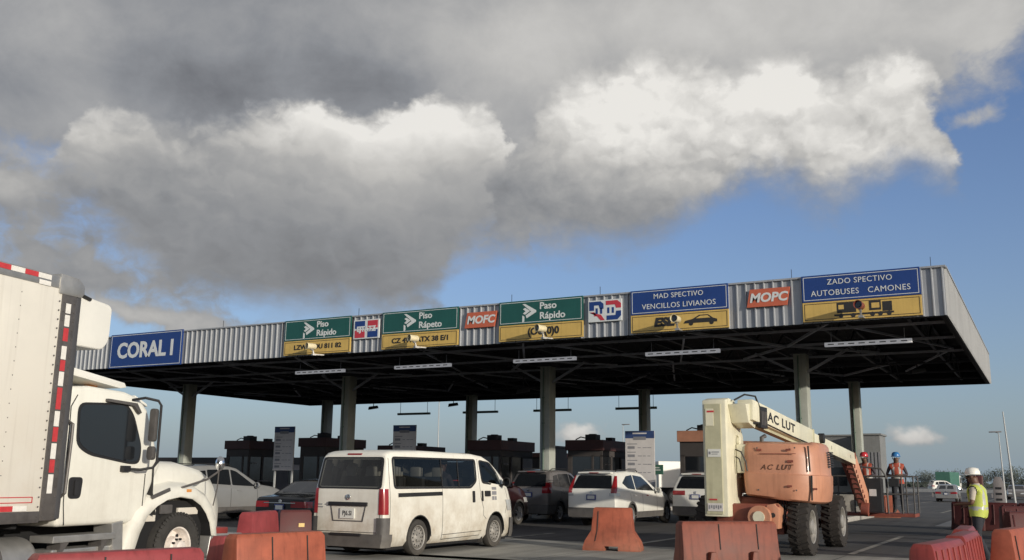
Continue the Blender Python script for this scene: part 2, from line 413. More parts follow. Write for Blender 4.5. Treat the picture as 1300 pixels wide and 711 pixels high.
    def hatch(s, name, m, parent, z0, z1, w0, w1, off=.012, r=.06):
        P = roundpoly([(-w0, z0), (w0, z0), (w1, z1), (-w1, z1)], r)
        y0, y1 = s.yend(z0, 'rear'), s.yend(z1, 'rear'); nn = Vector((0, -(z1-z0), y1-y0)).normalized()*off
        vs = []
        for x, z in P:
            y = y0 + (y1-y0)*(z-z0)/(z1-z0); vs.append((x, y+nn.y, z+nn.z))
        n = len(vs); vs += [(x, s.yend(z, 'rear')+.02, z) for x, z in P]
        return MB().add(vs, [tuple(range(n))] + [(i, (i+1)%n, (i+1)%n+n, i+n) for i in range(n)]).build(name, m, parent, 40)

def plate(root, x, z, y, s, tilt=0, w=.33, h=.17, blue=False):
    b = MB().box(x-w/2, x+w/2, y-.016, y+.01, z-h/2, z+h/2).build('number_plate', M['plateblue'] if blue else M['plate'], root, 0, .004)
    if blue: MB().box(x-w/2+.04, x+w/2-.04, y-.02, y-.014, z-h/2+.03, z+h/2-.03).build('plate_panel', M['plate'], b, 0)
    if s:
        text('plate_letters', s, .12, M['ink'], b, (x, y-.0165, z), sx=.86, bold=.003, ext=.001)
    return b
def mirror_pod(root, x, y, z, m, side=1):
    b = MB(); b.bar((side*x, y, z-.04), (side*(x+.1), y, z), .04)
    o = b.build('wing_mirror', M['plastic'], root, 40)
    c = MB(); c.lathe([(.001, -.07), (.07, -.06), (.1, -.02), (.1, .04), (.085, .05)], (side*(x+.18), y, z+.05), 'y', 16, sgn=-1)
    c.build('mirror_shell', m, o, 50)
    return o

def suv(name, label, loc, paint, L=4.5, W=.88, H=1.72, style='sporty', rz=0, plate_s=None, blue=True, detail=True, group=None, rails=True, cat='suv', scale=1., wheels=None, wr=.345):
    k = L/4.5; h = H/1.72
    root = thing(name, label, cat, loc, rz, group); root.scale = (scale,)*3
    if style == 'saloon':
        top = [(0, .98*h), (.05, 1.04*h), (.55*k, 1.1*h), (.62*k, 1.12*h), (1.25*k, 1.50*h), (1.45*k, 1.56*h), (2.1*k, 1.6*h), (2.6*k, 1.54*h), (3.4*k, 1.13*h), (3.7*k, 1.06*h), (4.25*k, .92*h), (4.5*k, .68*h)]
        belt = [(0, .93*h), (.7*k, 1.02*h), (3.3*k, .99*h), (4.5*k, .62*h)]
    else:
        top = [(0, 1.10*h), (.08, 1.2*h), (.36, 1.60*h), (.46, 1.68*h), (1.2*k, 1.72*h), (2.0*k, 1.70*h), (2.3*k, 1.64*h), (3.12*k, 1.18*h), (3.3*k, 1.13*h), (3.9*k, 1.06*h), (4.3*k, .95*h), (4.5*k, .7*h)]
        belt = [(0, 1.12*h), (.9*k, 1.08*h), (3.1*k, 1.0*h), (4.5*k, .64*h)]
    c = Car(L, W, top, belt, zb=.26, tum=.30)
    wy = wheels or (.95*k, 3.68*k)
    c.body('body', paint, root, wy, wr)
    for sg in (1, -1):
        if style == 'saloon':
            P1 = [(1.0*k, 1.08*h), (1.9*k, 1.06*h), (1.9*k, 1.5*h), (1.5*k, 1.46*h)]; P2 = [(1.96*k, 1.06*h), (3.05*k, 1.05*h), (2.62*k, 1.4*h), (2.3*k, 1.48*h), (1.96*k, 1.5*h)]
            panes = [P1, P2]
        elif style == 'curvy':
            panes = [[(.60*k, 1.34*h), (.9*k, 1.18*h), (1.45*k, 1.13*h), (1.45*k, 1.6*h), (1.0*k, 1.56*h)], [(1.52*k, 1.13*h), (2.95*k, 1.09*h), (2.5*k, 1.38*h), (2.15*k, 1.55*h), (1.52*k, 1.6*h)]]
        else:
            panes = [[(.5*k, 1.2*h), (.98*k, 1.16*h), (.98*k, 1.56*h), (.62*k, 1.52*h)], [(1.04*k, 1.16*h), (1.95*k, 1.11*h), (1.95*k, 1.6*h), (1.04*k, 1.58*h)], [(2.01*k, 1.11*h), (3.0*k, 1.07*h), (2.55*k, 1.36*h), (2.25*k, 1.54*h), (2.01*k, 1.6*h)]]
        for P in panes: c.pane('side_window', M['glass'], root, P, sg)
        if detail:
            c.lines('door_seam', M['seam'], root, [[(1.95*k, 1.1*h), (1.95*k, .42)], [(1.95*k, .42), (3.1*k, .40)], [(3.1*k, .4), (3.08*k, 1.02*h)], [(1.95*k, .42), (1.35*k, .44), (1.1*k, .8), (1.02*k, 1.1*h)]], sg)
            for y in (1.25*k, 2.2*k): c.pane('door_handle', M['chrome'] if style == 'curvy' else paint, root, [(y, .94*h), (y+.2, .93*h), (y+.2, .965*h), (y, .975*h)], sg, .03, .01)
        mirror_pod(root, W*.93, 2.95*k, 1.06*h, paint, sg)
        c.lines('sill_cladding', M['bumper'], root, [[(wy[0]+wr*1.2, .36), (wy[1]-wr*1.2, .36)]], sg, .2, .012)
        # arch trim
        A = [[(y + wr*1.19*math.cos(t*math.pi/14), wr + wr*1.19*math.sin(t*math.pi/14)) for t in range(15)] for y in wy]
        c.lines('arch_trim', M['bumper'] if style != 'saloon' else paint, root, A, sg, .07, .012)
        for y in wy: wheel(root, sg*(W*.985), y, wr, .22, sg, M['rubber'], M['alloy'])
        if style == 'saloon':
            c.wrap('tail_light', M['red'], root, .74*h, .92*h, W*.42, .26, sg, .01)
        elif style == 'curvy':
            c.wrap('tail_light', M['red'], root, 1.0*h, 1.56*h, W*.78, .10, sg, .012, zs=8)
            c.wrap('reverse_light', M['clear'], root, .94*h, 1.03*h, W*.72, .30, sg, .014)
        elif style == 'wide':
            c.wrap('tail_light', M['red'], root, .95*h, 1.1*h, W*.42, .34, sg, .012)
        else:
            c.wrap('tail_light', M['red'], root, .95*h, 1.3*h, W*.66, .22, sg, .012, zs=6)
        c.wrap('headlight', M['clear'], root, .62*h, .76*h, W*.4, .5, sg, .01, 'front')
    if style == 'saloon':
        P = [(-W*.66, 1.17*h, .70*k), (W*.66, 1.17*h, .70*k), (W*.56, 1.48*h, 1.215*k), (-W*.56, 1.48*h, 1.215*k)]
        nn = Vector((0, -.31*h, .515*k)).normalized()*.014
        MB().add([(x, y+nn.y, z+nn.z) for x, z, y in P], [(0,1,2,3)]).build('rear_window', M['glass'], root, 0)
        MB().box(-W*.6, W*.6, -.03, .02, .86*h, .885*h).build('chrome_strip', M['chrome'], root, 0, .004)
    else:
        c.hatch('rear_window', M['glass'], root, 1.16*h, 1.57*h, W*.80, W*.66)
        MB().box(-W*.66, W*.66, .22, .5, 1.63*h, 1.675*h).build('roof_spoiler', paint, root, 0, .012)
        MB().box(-.16, .16, .205, .225, 1.64*h, 1.665*h).build('brake_light', M['red'], root, 0)
        if rails:
            for sg in (1, -1):
                MB().tube([(sg*W*.66, .6, 1.69*h), (sg*W*.67, .75, 1.755*h), (sg*W*.67, 2.0*k, 1.765*h), (sg*W*.66, 2.15*k, 1.70*h)], .016).build('roof_rail', M['plastic'], root)
    # windscreen
    a, b = (top[7], top[8]) if style == 'saloon' else (top[6], top[7])
    y0, z0, y1, z1 = a[0]+.06, a[1]-.03, b[0]-.05, b[1]+.03
    nn = Vector((0, (z0-z1), (y1-y0))).normalized()*.024
    MB().add([(x, y+nn.y, z+nn.z) for x, y, z in ((-W*.66, y0, z0), (W*.66, y0, z0), (W*.8, y1, z1), (-W*.8, y1, z1))], [(0,1,2,3)]).build('windscreen', M['glass'], root, 0)
    c.wrap('rear_bumper', M['bumper'] if style != 'saloon' else paint, root, .30, .58*h, 0, wy[0]-wr*1.22-.02, 1, .03, full=True)
    c.wrap('front_bumper', M['bumper'] if style != 'saloon' else paint, root, .30, .5*h, 0, .3, 1, .03, 'front', full=True)
    MB().tube([(W*.45, -.05, .27), (W*.45, .2, .27)], .035, 10).build('exhaust', M['chrome'], root)
    plate(root, 0, .9*h if style != 'saloon' else .74*h, -.018, plate_s, blue=blue)
    MB().lathe([(.001, -.012), (.045, -.012), (.05, 0)], (0, -.002, 1.04*h if style != 'saloon' else .93*h), 'y', 20).build('badge', M['chrome'], root)
    return root

# ------------------------------------------------------------------ minibus
def minibus():
    root = thing('minibus', 'white passenger minibus with dusty panels queueing beside the orange barriers', 'minibus', (-11.80, 15.08, 0))
    L, W = 5.18, .87
    top = [(0, 1.24), (.05, 1.45), (.14, 1.90), (.2, 1.95), (.34, 1.985), (1.4, 2.02), (3.3, 2.01), (3.75, 1.97), (4.02, 1.88), (4.62, 1.52), (4.86, 1.30), (5.02, 1.08), (5.12, .9), (5.18, .62)]
    belt = [(0, 1.2), (1, 1.26), (4.2, 1.24), (4.9, 1.1), (5.18, .6)]
    c = Car(L, W, top, belt, zb=.2, tum=.13, r=.09, rear=.94, front=.86, rl=.22, fl=.9)
    k1 = MB().box(-W+.15, W-.15, .3, 4.3, .8, 1.89).build('cut', M['dark'], None, 0)
    k2 = MB().prism([(.36, 1.31), (3.05, 1.31), (3.32, 1.42), (3.32, 1.87), (.36, 1.84)], -1.2, 1.2).build('cut', M['dark'], None, 0)
    k3 = MB().prism([(3.62, 1.42), (4.45, 1.34), (4.2, 1.62), (3.95, 1.82), (3.55, 1.86)], -1.2, 1.2).build('cut', M['dark'], None, 0)
    k4 = MB().prism([(-W+.16, 1.31), (W-.16, 1.31), (W-.2, 1.82), (-W+.2, 1.82)], -.3, .6, 'y').build('cut', M['dark'], None, 0)
    k5 = MB().prism([(-W+.2, 1.42), (W-.2, 1.42), (W-.26, 1.84), (-W+.26, 1.84)], 4.0, 5.0, 'y').build('cut', M['dark'], None, 0)
    c.body('body', M['vanwhite'], root, (1.16, 4.18), .345, 1.2, (k1, k2, k3, k4, k5), inner=(W-.15, .3, 4.3, .8, 1.89))
    # interior trim so that the cabin reads dark
    t = MB().box(-W+.1, W-.1, .32, 4.28, .8, .83)
    for sg in (-1, 1): t.box(sg*(W-.165)-.008, sg*(W-.165)+.008, .32, 4.2, .83, 1.28)
    t.build('cabin_floor', M['seatdark'], root, 0)
    for y in (.75, 1.55, 2.35, 3.55):
        for x in (-.5, 0, .5):
            if y > 3 and x == 0: continue
            s = MB(); s.box(x-.21, x+.21, y-.02, y+.42, .95, 1.12); s.box(x-.2, x+.2, y-.1, y, 1.1, 1.5)
            o = s.build('seat', M['seatdark'], root, 40, .04)
            MB().box(x-.12, x+.12, y-.09, y-.01, 1.5, 1.7).build('headrest', M['seat'], o, 40, .04)
    for sg in (1, -1):
        for nm, P in (('side_window', [(.29, 1.27), (3.12, 1.27), (3.38, 1.42), (3.38, 1.895), (.27, 1.88)]), ('cab_window', [(3.58, 1.38), (4.58, 1.29), (4.27, 1.62), (3.98, 1.84), (3.5, 1.89)])):
            P = roundpoly(P, .09); n = len(P); ctr = Vector((sum(p[0] for p in P)/n, sum(p[1] for p in P)/n))
            Q = [tuple(ctr + (Vector(p)-ctr) * Vector((.965 if nm[0] == 's' else .90, 1)).x) if False else (p[0] + (.045 if p[0] < ctr.x else -.045), p[1] + (.035 if p[1] < ctr.y else -.035)) for p in P]
            vs = [(sg*(c.hw(y, z)+.007), y, z) for y, z in P] + [(sg*(c.hw(y, z)+.007), y, z) for y, z in Q]
            fr = MB().add(vs, [(i, (i+1) % n, (i+1) % n+n, i+n) for i in range(n)]).build('window_frame', M['plastic'], root, 0)
            MB().add([(sg*(c.hw(y, z)+.004), y, z) for y, z in Q], [tuple(range(n))]).build(nm, M['vanglass'], fr, 0)
        c.lines('window_pillar', M['plastic'], root, [[(1.98, 1.3), (1.98, 1.87)], [(2.62, 1.3), (2.62, 1.88)]], sg, .04, .010)
        c.lines('slide_rail', M['plastic'], root, [[(.42, 1.155), (1.96, 1.175)]], sg, .075, .012)
        c.lines('door_seam', M['seam'], root, [[(1.98, 1.26), (1.98, .27), (3.5, .29)], [(3.46, 1.9), (3.5, 1.1), (3.62, .85), (3.62, .7)], [(3.62, .7), (3.74, .62)], [(4.62, .72), (4.78, 1.0), (4.66, 1.28)], [(2.0, .36), (3.55, .38)], [(.16, .5), (.17, 1.85)]], sg, .011)
        c.pane('door_handle', M['plastic'], root, [(3.16, .98), (3.23, .98), (3.23, 1.22), (3.16, 1.22)], sg, .03, .02)
        c.pane('door_handle', M['plastic'], root, [(3.54, 1.0), (3.60, 1.0), (3.60, 1.22), (3.54, 1.22)], sg, .02, .02)
        c.pane('door_handle', M['plastic'], root, [(3.68, 1.10), (3.9, 1.10), (3.9, 1.22), (3.68, 1.22)], sg, .03, .02)
        c.wrap('tail_light', M['red'], root, .80, 1.27, W*.83, .11, sg, .012, zs=8)
        c.wrap('headlight', M['clear'], root, .78, 1.02, W*.45, .42, sg, .012, 'front')
        mirror_pod(root, W*.95, 4.42, 1.36, M['plastic'], sg)
        for y in (1.16, 4.18):
            wheel(root, sg*(W*.975), y, .345, .2, sg, M['rubber'], M['steelrim'], 'steel', .235)
        for y in (1.16, 4.18): c.lines('arch_lip', M['seam'], root, [[(y + .42*math.cos(t*math.pi/14), .345 + .42*math.sin(t*math.pi/14)) for t in range(15)]], sg, .02, .002)
        MB().box(sg*(W-.2)-.13, sg*(W-.2)+.13, 3.68, 3.7, .12, .42).build('mud_flap', M['rubber'], root, 0)
    # permit stickers on the driver door
    st = MB()
    for k, (z0, z1) in enumerate(((1.24, 1.30), (1.13, 1.21), (1.02, 1.10))):
        for y0, y1 in ((4.0, 4.1), (4.12, 4.2)) if k == 2 else ((4.0, 4.2),):
            st.add([(c.hw(y, z)+.004, y, z) for y, z in ((y0, z0), (y1, z0), (y1, z1), (y0, z1))], [(0,1,2,3)])
    st.build('door_sticker', M['boardgrey'], root, 0)
    # tailgate
    P = roundpoly([(-W+.10, 1.265), (W-.10, 1.265), (W-.145, 1.865), (-W+.145, 1.865)], .08)
    Q = [(x*.94, 1.565 + (z-1.565)*.9) for x, z in P]; n = len(P)
    yy = lambda z, o: c.yend(z, 'rear') - o
    fr = MB().add([(x, yy(z, .012), z) for x, z in P] + [(x, yy(z, .012), z) for x, z in Q], [(i, (i+1) % n, (i+1) % n+n, i+n) for i in range(n)]).build('rear_window_frame', M['plastic'], root, 0)
    MB().add([(x, yy(z, .008), z) for x, z in Q], [tuple(range(n))]).build('rear_window', M['vanglass'], fr, 0)
    MB().add([(x, y, z) for x, y, z in ((-W+.22, 4.64, 1.44), (W-.22, 4.64, 1.44), (W-.28, 4.07, 1.84), (-W+.28, 4.07, 1.84))], [(0,1,2,3)]).build('windscreen', M['vanglass'], root, 0)
    MB().box(-.17, .17, .13, .2, 1.90, 1.935).build('brake_light', M['red'], root, 0, .008)
    MB().box(-.46, .46, -.035, .01, .945, 1.02).build('tailgate_handle', M['plastic'], root, 40, .012)
    rc = MB()
    rc.prism([(-.42, .94), (-.36, .66), (.36, .66), (.42, .94), (.40, .94), (.335, .68), (-.335, .68), (-.40, .94)], -.008, .004, 'y'); rc.build('plate_recess', M['bumper'], root, 0)
    plate(root, 0, .81, -.012, 'PJ6.SI', w=.34, h=.19)
    b = MB(); b.lathe([(.055, 0), (.052, -.015), (.04, -.018), (.038, 0)], (0, -.004, 1.11), 'y', 24); b.box(-.05, .05, -.02, -.004, 1.10, 1.125); b.build('badge', M['chrome'], root, 30)
    lg = MB()
    for x0, x1, z0 in ((-.78, -.62, .955), (-.78, -.6, .905), (-.56, -.52, .955)): lg.box(x0, x1, -.006, 0, z0, z0+.022)
    lg.build('tailgate_script', M['alum'], root, 0)
    sm = MB()
    for x in (-.745, .745): sm.box(x-.005, x+.005, -.004, .004, .47, 1.22)
    sm.box(-.74, .74, -.005, .004, .465, .475); sm.build('tailgate_gap', M['seam'], root, 0)
    MB().lathe([(.02, 0), (.018, -.01), (.001, -.011)], (.70, -.002, .58), 'y', 12).build('lock', M['ink'], root)
    bp = c.wrap('rear_bumper', M['bumper'], root, .2, .44, 0, .2, 1, .045, full=True)
    for sg in (1, -1): c.wrap('bumper_corner', M['bumper'], root, .42, .74, W*.80, .13, sg, .035)
    MB().box(-.36, .36, -.07, -.03, .40, .45).build('bumper_step', M['plastic'], bp, 0, .01)
    c.wrap('front_bumper', M['bumper'], root, .2, .62, 0, .34, 1, .03, 'front', full=True)
    MB().box(-.7, .7, .3, 4.9, .14, .24).build('underbody', M['dark'], root, 0)
    MB().tube([(-.45, -.02, .22), (-.45, .6, .24)], .035, 10).build('exhaust', M['bumper'], root)
    return root
minibus()

# ------------------------------------------------------------------ box truck; local y along its heading, x = 0 is the outer tyre face on the right
def box_truck():
    root = thing('box_truck', 'white refrigerated box truck with conventional cab in the left foreground', 'truck', (-10.81, 10.04, 0), 9.5)
    W, A = -2.5, 0
    bx = MB().prism(roundpoly([(-9.5, .98), (-2.30, .98), (-2.30, 3.8), (-9.5, 3.8)], .03, 2), W-.02, .04)
    bo = bx.build('cargo_box', M['boxwhite'], root, 30, .02)
    # posts, rails
    p = MB(); p.box(.02, .052, -2.60, -2.37, .95, 3.76); p.build('corner_post', M['alumdark'], bo, 30, .008)
    p = MB(); p.box(-.2, .044, -2.37, -2.28, .96, 3.8); p.build('front_post', M['lampdark'], bo, 30, .02)
    r = MB(); r.box(-.05, .05, -9.5, -2.6, 3.68, 3.83); r.box(-2.5, .02, -9.5, -2.28, 3.79, 3.84); r.build('top_rail', M['alum'], bo, 30, .012)
    r = MB(); r.box(-.05, .05, -9.5, -2.60, .93, 1.06); r.build('bottom_rail', M['alumdark'], bo, 30, .008)
    cp = MB(); cp.prism([(-2.66, 3.62), (-2.30, 3.62), (-2.25, 3.68), (-2.26, 3.78), (-2.36, 3.855), (-2.66, 3.87)], -.16, .062); cp.build('corner_cap', M['alum'], bo, 40, .02)
    def tape(cuts, cols, horiz, x, a0, a1):
        vs = []; fs = []; ms = []
        for c_ in cuts: vs += [(x, c_, a0), (x, c_, a1)] if horiz else [(x, a0, c_), (x, a1, c_)]
        m_ = MB(); m_.v = vs; m_.f = [(2*i, 2*i+2, 2*i+3, 2*i+1) for i in range(len(cuts)-1)]; m_.m = list(cols)
        return m_.build('reflective_tape', [M['tapewhite'], M['tapered'], M['alumdark']], bo, 0)
    ys = [-9.4 + .2*i for i in range(34)]
    tape(ys, [i % 2 for i in range(33)], True, .054, 3.755, 3.815); tape(ys, [i % 2 for i in range(33)], True, .054, 1.065, 1.125)
    tape((-2.98, -2.80), (0,), True, .0535, 3.68, 3.735)
    tape((1.26, 1.48, 1.50, 1.65, 1.66, 1.84, 1.86, 2.03, 2.04, 2.22, 2.24, 2.50, 2.52, 2.69, 2.70, 2.83, 2.84, 3.0, 3.06, 3.22, 3.24, 3.38, 3.40, 3.52), (0,2,1,2,0,2,1,2,0,2,1,2,0,2,1,2,0,2,1,2,0,2,0), False, .056, -2.535, -2.455)
    fr = MB()
    for a in ((-3.35, -2.72, 1.215, 1.225), (-3.35, -2.72, 1.155, 1.165), (-3.35, -3.34, 1.155, 1.225), (-2.73, -2.72, 1.155, 1.225)): fr.box(.04, .046, *a)
    fr.build('marker_frame', M['tapered'], bo, 0)
    rv = MB()
    for yy in (-2.64, -2.57, -2.40):
        z = 1.0
        while z < 3.7: rv.lathe([(.011, 0), (.009, .006), (.001, .008)], (.0525 if yy > -2.65 else .041, yy, z), 'x', 6); z += .11
    for i, yy in enumerate((-4.3, -3.75, -3.2)):
        z = 1.3
        while z < 3.6: rv.lathe([(.008, 0), (.001, .005)], (.0405, yy, z), 'x', 6); z += .16
    tag(rv.build('rivets', M['alumdark'], bo, 0), kind='stuff')
    ru = MB(); ru.prism(roundpoly([(-2.28, 3.06), (-1.66, 3.06), (-1.56, 3.2), (-1.55, 3.66), (-2.28, 3.73)], .09), -2.1, -.12); ruo = ru.build('refrigeration_unit', M['white'], root, 35, .05, 3)
    g = MB()
    for i in range(7): g.box(-1.8, -.5, -1.553, -1.54, 3.22+i*.055, 3.25+i*.055)
    g.build('unit_grille', M['lampdark'], ruo, 0)
    MB().tube([(-.12, -2.2, 3.72), (-.1, -2.08, 3.69), (-.1, -1.98, 3.67)], .022).build('unit_hose', M['hose'], ruo)
    MB().prism([(-2.26, 2.70), (-1.30, 2.60), (-1.18, 2.62), (-1.22, 2.68), (-2.26, 2.80)], -2.0, -.1).build('wind_deflector', M['white'], root, 40, .015)
    # cab
    cab = MB(); cab.prism([(-2.24, .86), (-.66, .86), (-.66, 1.2), (-.44, 1.62), (-.80, 2.36), (-.98, 2.50), (-1.25, 2.56), (-1.9, 2.58), (-2.2, 2.55), (-2.26, 2.40)], -2.38, -.04)
    cb = cab.build('cab', M['truckwhite'], root, 40, .07, 4)
    P = [(-2.05, 2.33), (-1.26, 2.38), (-1.10, 2.24), (-.90, 1.88), (-.92, 1.66), (-1.1, 1.65), (-1.8, 1.75), (-2.02, 1.86)]
    for x0, x1 in ((-.05, -.030), (-2.39, -2.37)):
        MB().prism(roundpoly([(a*1.0 + (.03 if a > -1.4 else -.03), b + (.03 if b > 2 else -.03)) for a, b in P], .13), x0, x1).build('window_seal', M['plastic'], cb, 40)
        MB().prism(roundpoly(P, .11), x0+(.006 if x0 > -1 else -.006), x1+(.006 if x0 > -1 else -.006)).build('side_window', M['glass'], cb, 40)
    q = MB(); s_ = Vector((0, .9, .44)).normalized()*.02
    q.add([(x, a+s_.y, b+s_.z) for x, a, b in ((-2.2, -.50, 1.70), (-.22, -.50, 1.70), (-.3, -.82, 2.36), (-2.12, -.82, 2.36))], [(0,1,2,3)]); q.build('windscreen', M['glass'], cb, 0)
    sv = MB(); sv.prism([(-1.62, 2.44), (-1.08, 2.42), (-.98, 2.30), (-1.02, 2.28), (-1.14, 2.38), (-1.62, 2.40)], -.04, .02); sv.build('window_visor', M['bumper'], cb, 40, .008)
    vz = MB(); vz.prism([(-.95, 2.54), (-.70, 2.44), (-.68, 2.40), (-.96, 2.50)], -2.2, -.15); vz.build('sun_visor', M['truckwhite'], cb, 40, .01)
    for x in (-2.0, -1.2, -.45):
        MB().prism([(-1.62, 2.575), (-1.58, 2.63), (-1.48, 2.64), (-1.42, 2.565)], x, x+.12).build('roof_marker', M['amber'], cb, 40, .01)
    sm = MB()
    for a, b in (((-2.12, .88), (-2.16, 1.15)), ((-2.16, 1.15), (-2.19, 2.3)), ((-2.19, 2.3), (-2.1, 2.45)), ((-.76, .92), (-.75, 1.5))): sm.bar((-.038, *a), (-.038, *b), .012, .008, up=(1,0,0))
    sm.build('door_seam', M['seam'], cb, 0)
    MB().prism(roundpoly([(-2.10, 1.19), (-1.90, 1.19), (-1.88, 1.45), (-2.11, 1.45)], .06), -.045, -.030).build('handle_recess', M['plastic'], cb, 40)
    MB().prism(roundpoly([(-2.03, 1.23), (-1.97, 1.23), (-1.97, 1.41), (-2.03, 1.41)], .02), -.03, -.005).build('door_handle', M['ink'], cb, 40)
    MB().tube([(-.04, -2.235, 1.20), (.04, -2.235, 1.26), (.05, -2.225, 1.9), (.04, -2.215, 2.08), (-.04, -2.215, 2.12)], .02, 10).build('grab_handle', M['alumdark'], cb)
    # bonnet and wings
    hd = MB(); sec = [(-.55, .0, 1.63), (-.1, .0, 1.68), (.4, .03, 1.68), (.85, .07, 1.61), (1.2, .12, 1.48), (1.42, .18, 1.28), (1.50, .24, .95), (1.50, .26, .66)]
    vs = []; nP = 11
    for yy, ins, zt in sec:
        h = 1.02 - ins
        for x, z in ((-h, .7), (-h, (zt+.7)/2), (-h+.02, zt-.16), (-h+.09, zt-.05), (-h*.7, zt), (0, zt+.02), (h*.7, zt), (h-.09, zt-.05), (h-.02, zt-.16), (h, (zt+.7)/2), (h, .7)): vs.append((-1.22 + x*.98, yy, min(z, zt) if z > .7 else z))
    hd.add(vs, [(i*nP+k, i*nP+(k+1) % nP, (i+1)*nP+(k+1) % nP, (i+1)*nP+k) for i in range(len(sec)-1) for k in range(nP)] + [tuple(range(nP)), tuple((len(sec)-1)*nP+k for k in range(nP))])
    ho = hd.build('bonnet', M['truckwhite'], root, 45)
    MB().prism([(-.50, .95), (-.60, 1.25), (-.62, 1.6), (-.50, 1.68), (-.485, 1.68), (-.60, 1.58), (-.585, 1.25), (-.485, .95)], -.26, -.02).build('bonnet_gap', M['seam'], ho, 0)
    MB().box(-1.9, -.55, 1.50, 1.54, .72, 1.1).build('grille', M['chrome'], ho, 30, .02)
    inn = [(-.88, .50), (-.80, .72), (-.67, .94), (-.50, 1.06), (-.30, 1.14), (-.02, 1.18), (.26, 1.15), (.46, 1.06), (.60, .94), (.70, .80), (.76, .62)]
    out = [(-1.14, .50), (-1.02, .80), (-.90, 1.0), (-.66, 1.18), (-.36, 1.30), (-.02, 1.35), (.32, 1.33), (.60, 1.22), (.78, 1.05), (.88, .86), (.92, .60)]
    for x0, x1, xo in ((-.42, -.01, .02), (-2.43, -2.02, -2.45)):
        f = MB(); n = len(inn)
        for i in range(n-1):
            f.add([(x0, *inn[i]), (x0, *inn[i+1]), (x1, *inn[i+1]), (x1, *inn[i])], [(0,1,2,3)], 1)
        ring = []
        xm = (x0+x1)/2; s = 1 if xo > -1 else -1; xi = x1 if s > 0 else x0
        prof = lambda i: [(xi, inn[i]), (xi + s*.022, (inn[i][0]*.93+out[i][0]*.07, inn[i][1]*.93+out[i][1]*.07)), (xi + s*.02, (inn[i][0]*.35+out[i][0]*.65, inn[i][1]*.35+out[i][1]*.65)), (xi - s*.05, out[i]), (xi - s*.40, (out[i][0]*1.02, out[i][1]+.10 if 2 < i < 9 else out[i][1]))]
        rows = [prof(i) for i in range(n)]; m_ = len(rows[0]); vs = [(x, a[0], a[1]) for r_ in rows for x, a in r_]
        f.add(vs, [(i*m_+k, i*m_+k+1, (i+1)*m_+k+1, (i+1)*m_+k) for i in range(n-1) for k in range(m_-1)])
        f.build('wing', [M['truckwhite'], M['dark']], root, 60)
    MB().bar((.0, -.62, 1.185), (.005, -.27, 1.29), .05, .03, up=(1,0,0)).build('wing_grip', M['bumper'], root, 0, .008)
    MB().prism(roundpoly([(.09, 1.25), (.20, 1.25), (.20, 1.29), (.09, 1.29)], .01), -.02, .012).build('side_marker', M['amber'], root, 0)
    inr = MB(); inr.box(-2.2, -.17, -.86, .72, .45, 1.13); inr.build('engine_bay', M['dark'], root, 0)
    for q_ in ((.12, .56, .93, 1.03), (-.62, -.36, .86, 1.02)): MB().box(-.17, -.125, *q_).build('engine_bracket', M['boxwhite'], root, 0, .01)
    MB().box(-.17, -.13, -.26, .0, .95, 1.08).build('air_box', M['bumper'], root, 0, .02)
    b = MB(); b.prism(roundpoly([(.72, .30), (1.58, .30), (1.64, .42), (1.60, .62), (.78, .64)], .05), -2.42, -.03); b.build('front_bumper', M['alum'], root, 40, .05, 3)
    MB().box(-2.38, -.10, .80, 1.30, .62, .72).build('bumper_top', M['bar_red'], root, 40, .02)
    st = MB(); st.box(-.34, .02, -2.32, -1.27, .68, .76); so = st.build('step', M['alum'], root, 0, .01)
    MB().box(-.36, -.04, -2.26, -1.16, .22, .60).build('battery_box', M['alum'], root, 0, .02)
    for yy in (-2.18, -1.5): MB().prism([(yy, .68), (yy+.14, .68), (yy+.02, .54), (yy, .54)], -.2, .0).build('step_bracket', M['alumdark'], so, 0)
    MB().prism([(-1.34, .87), (-1.14, .90), (-1.10, .5), (-1.24, .3)], -.3, .0).build('wing_panel', M['alum'], root, 0, .01)
    tk = MB(); tk.lathe([(.001, 0), (.25, 0), (.31, .05), (.32, .1), (.32, 1.5), (.31, 1.55), (.25, 1.6), (.001, 1.6)], (-.34, -4.02, .44), 'y', 32); to = tk.build('fuel_tank', M['alum'], root, 40)
    for yy in (-3.75, -3.05): MB().lathe([(.33, 0), (.33, .07)], (-.34, yy, .44), 'y', 32).build('tank_strap', M['bumper'], to, 40)
    ch = MB()
    for x in (-1.75, -.75): ch.box(x, x+.09, -9.3, .9, .62, .9)
    for yy in (-9, -7.6, -5.6, -4.2, -2.8): ch.box(-2.3, -.15, yy, yy+.08, .86, .97)
    ch.build('chassis_rail', M['dark'], root, 0)
    fw = wheel(root, -.02, .04, .485, .3, 1, M['rubber'], M['rimwhite'], 'truck', .29)
    wheel(root, -2.44, -.05, .49, .3, -1, M['rubber'], M['rimwhite'], 'truck', .29)
    for x, sg in ((0, 1), (-.34, 1), (-2.44, -1), (-2.10, -1)): wheel(root, x, -6.9, .49, .28, sg, M['rubber'], M['rimwhite'], 'truck', .29)
    lg = MB()
    for i in range(46):
        t0 = 2*math.pi*i/46; c_, s_ = math.cos(t0), math.sin(t0)
        lg.bar((-.055, .04+.462*c_, .485+.462*s_), (-.030, .04+.478*c_*.99, .485+.478*s_*.99), .034, .045, up=(0, c_, s_))
    lg.build('tread', M['rubber'], fw, 0)
    MB().tube([(-2.3, -.05, .49), (-.2, -.05, .49)], .06).build('front_axle', M['dark'], root)
    # mirrors
    mr = MB(); mr.tube([(-.05, -1.12, 2.46), (.12, -1.06, 2.49), (.22, -.92, 2.46), (.24, -.88, 2.40), (.24, -.88, 1.66), (.2, -.90, 1.58), (.1, -1.02, 1.55), (-.05, -1.12, 1.56)], .018, 8); mo = mr.build('mirror_arm', M['plastic'], root)
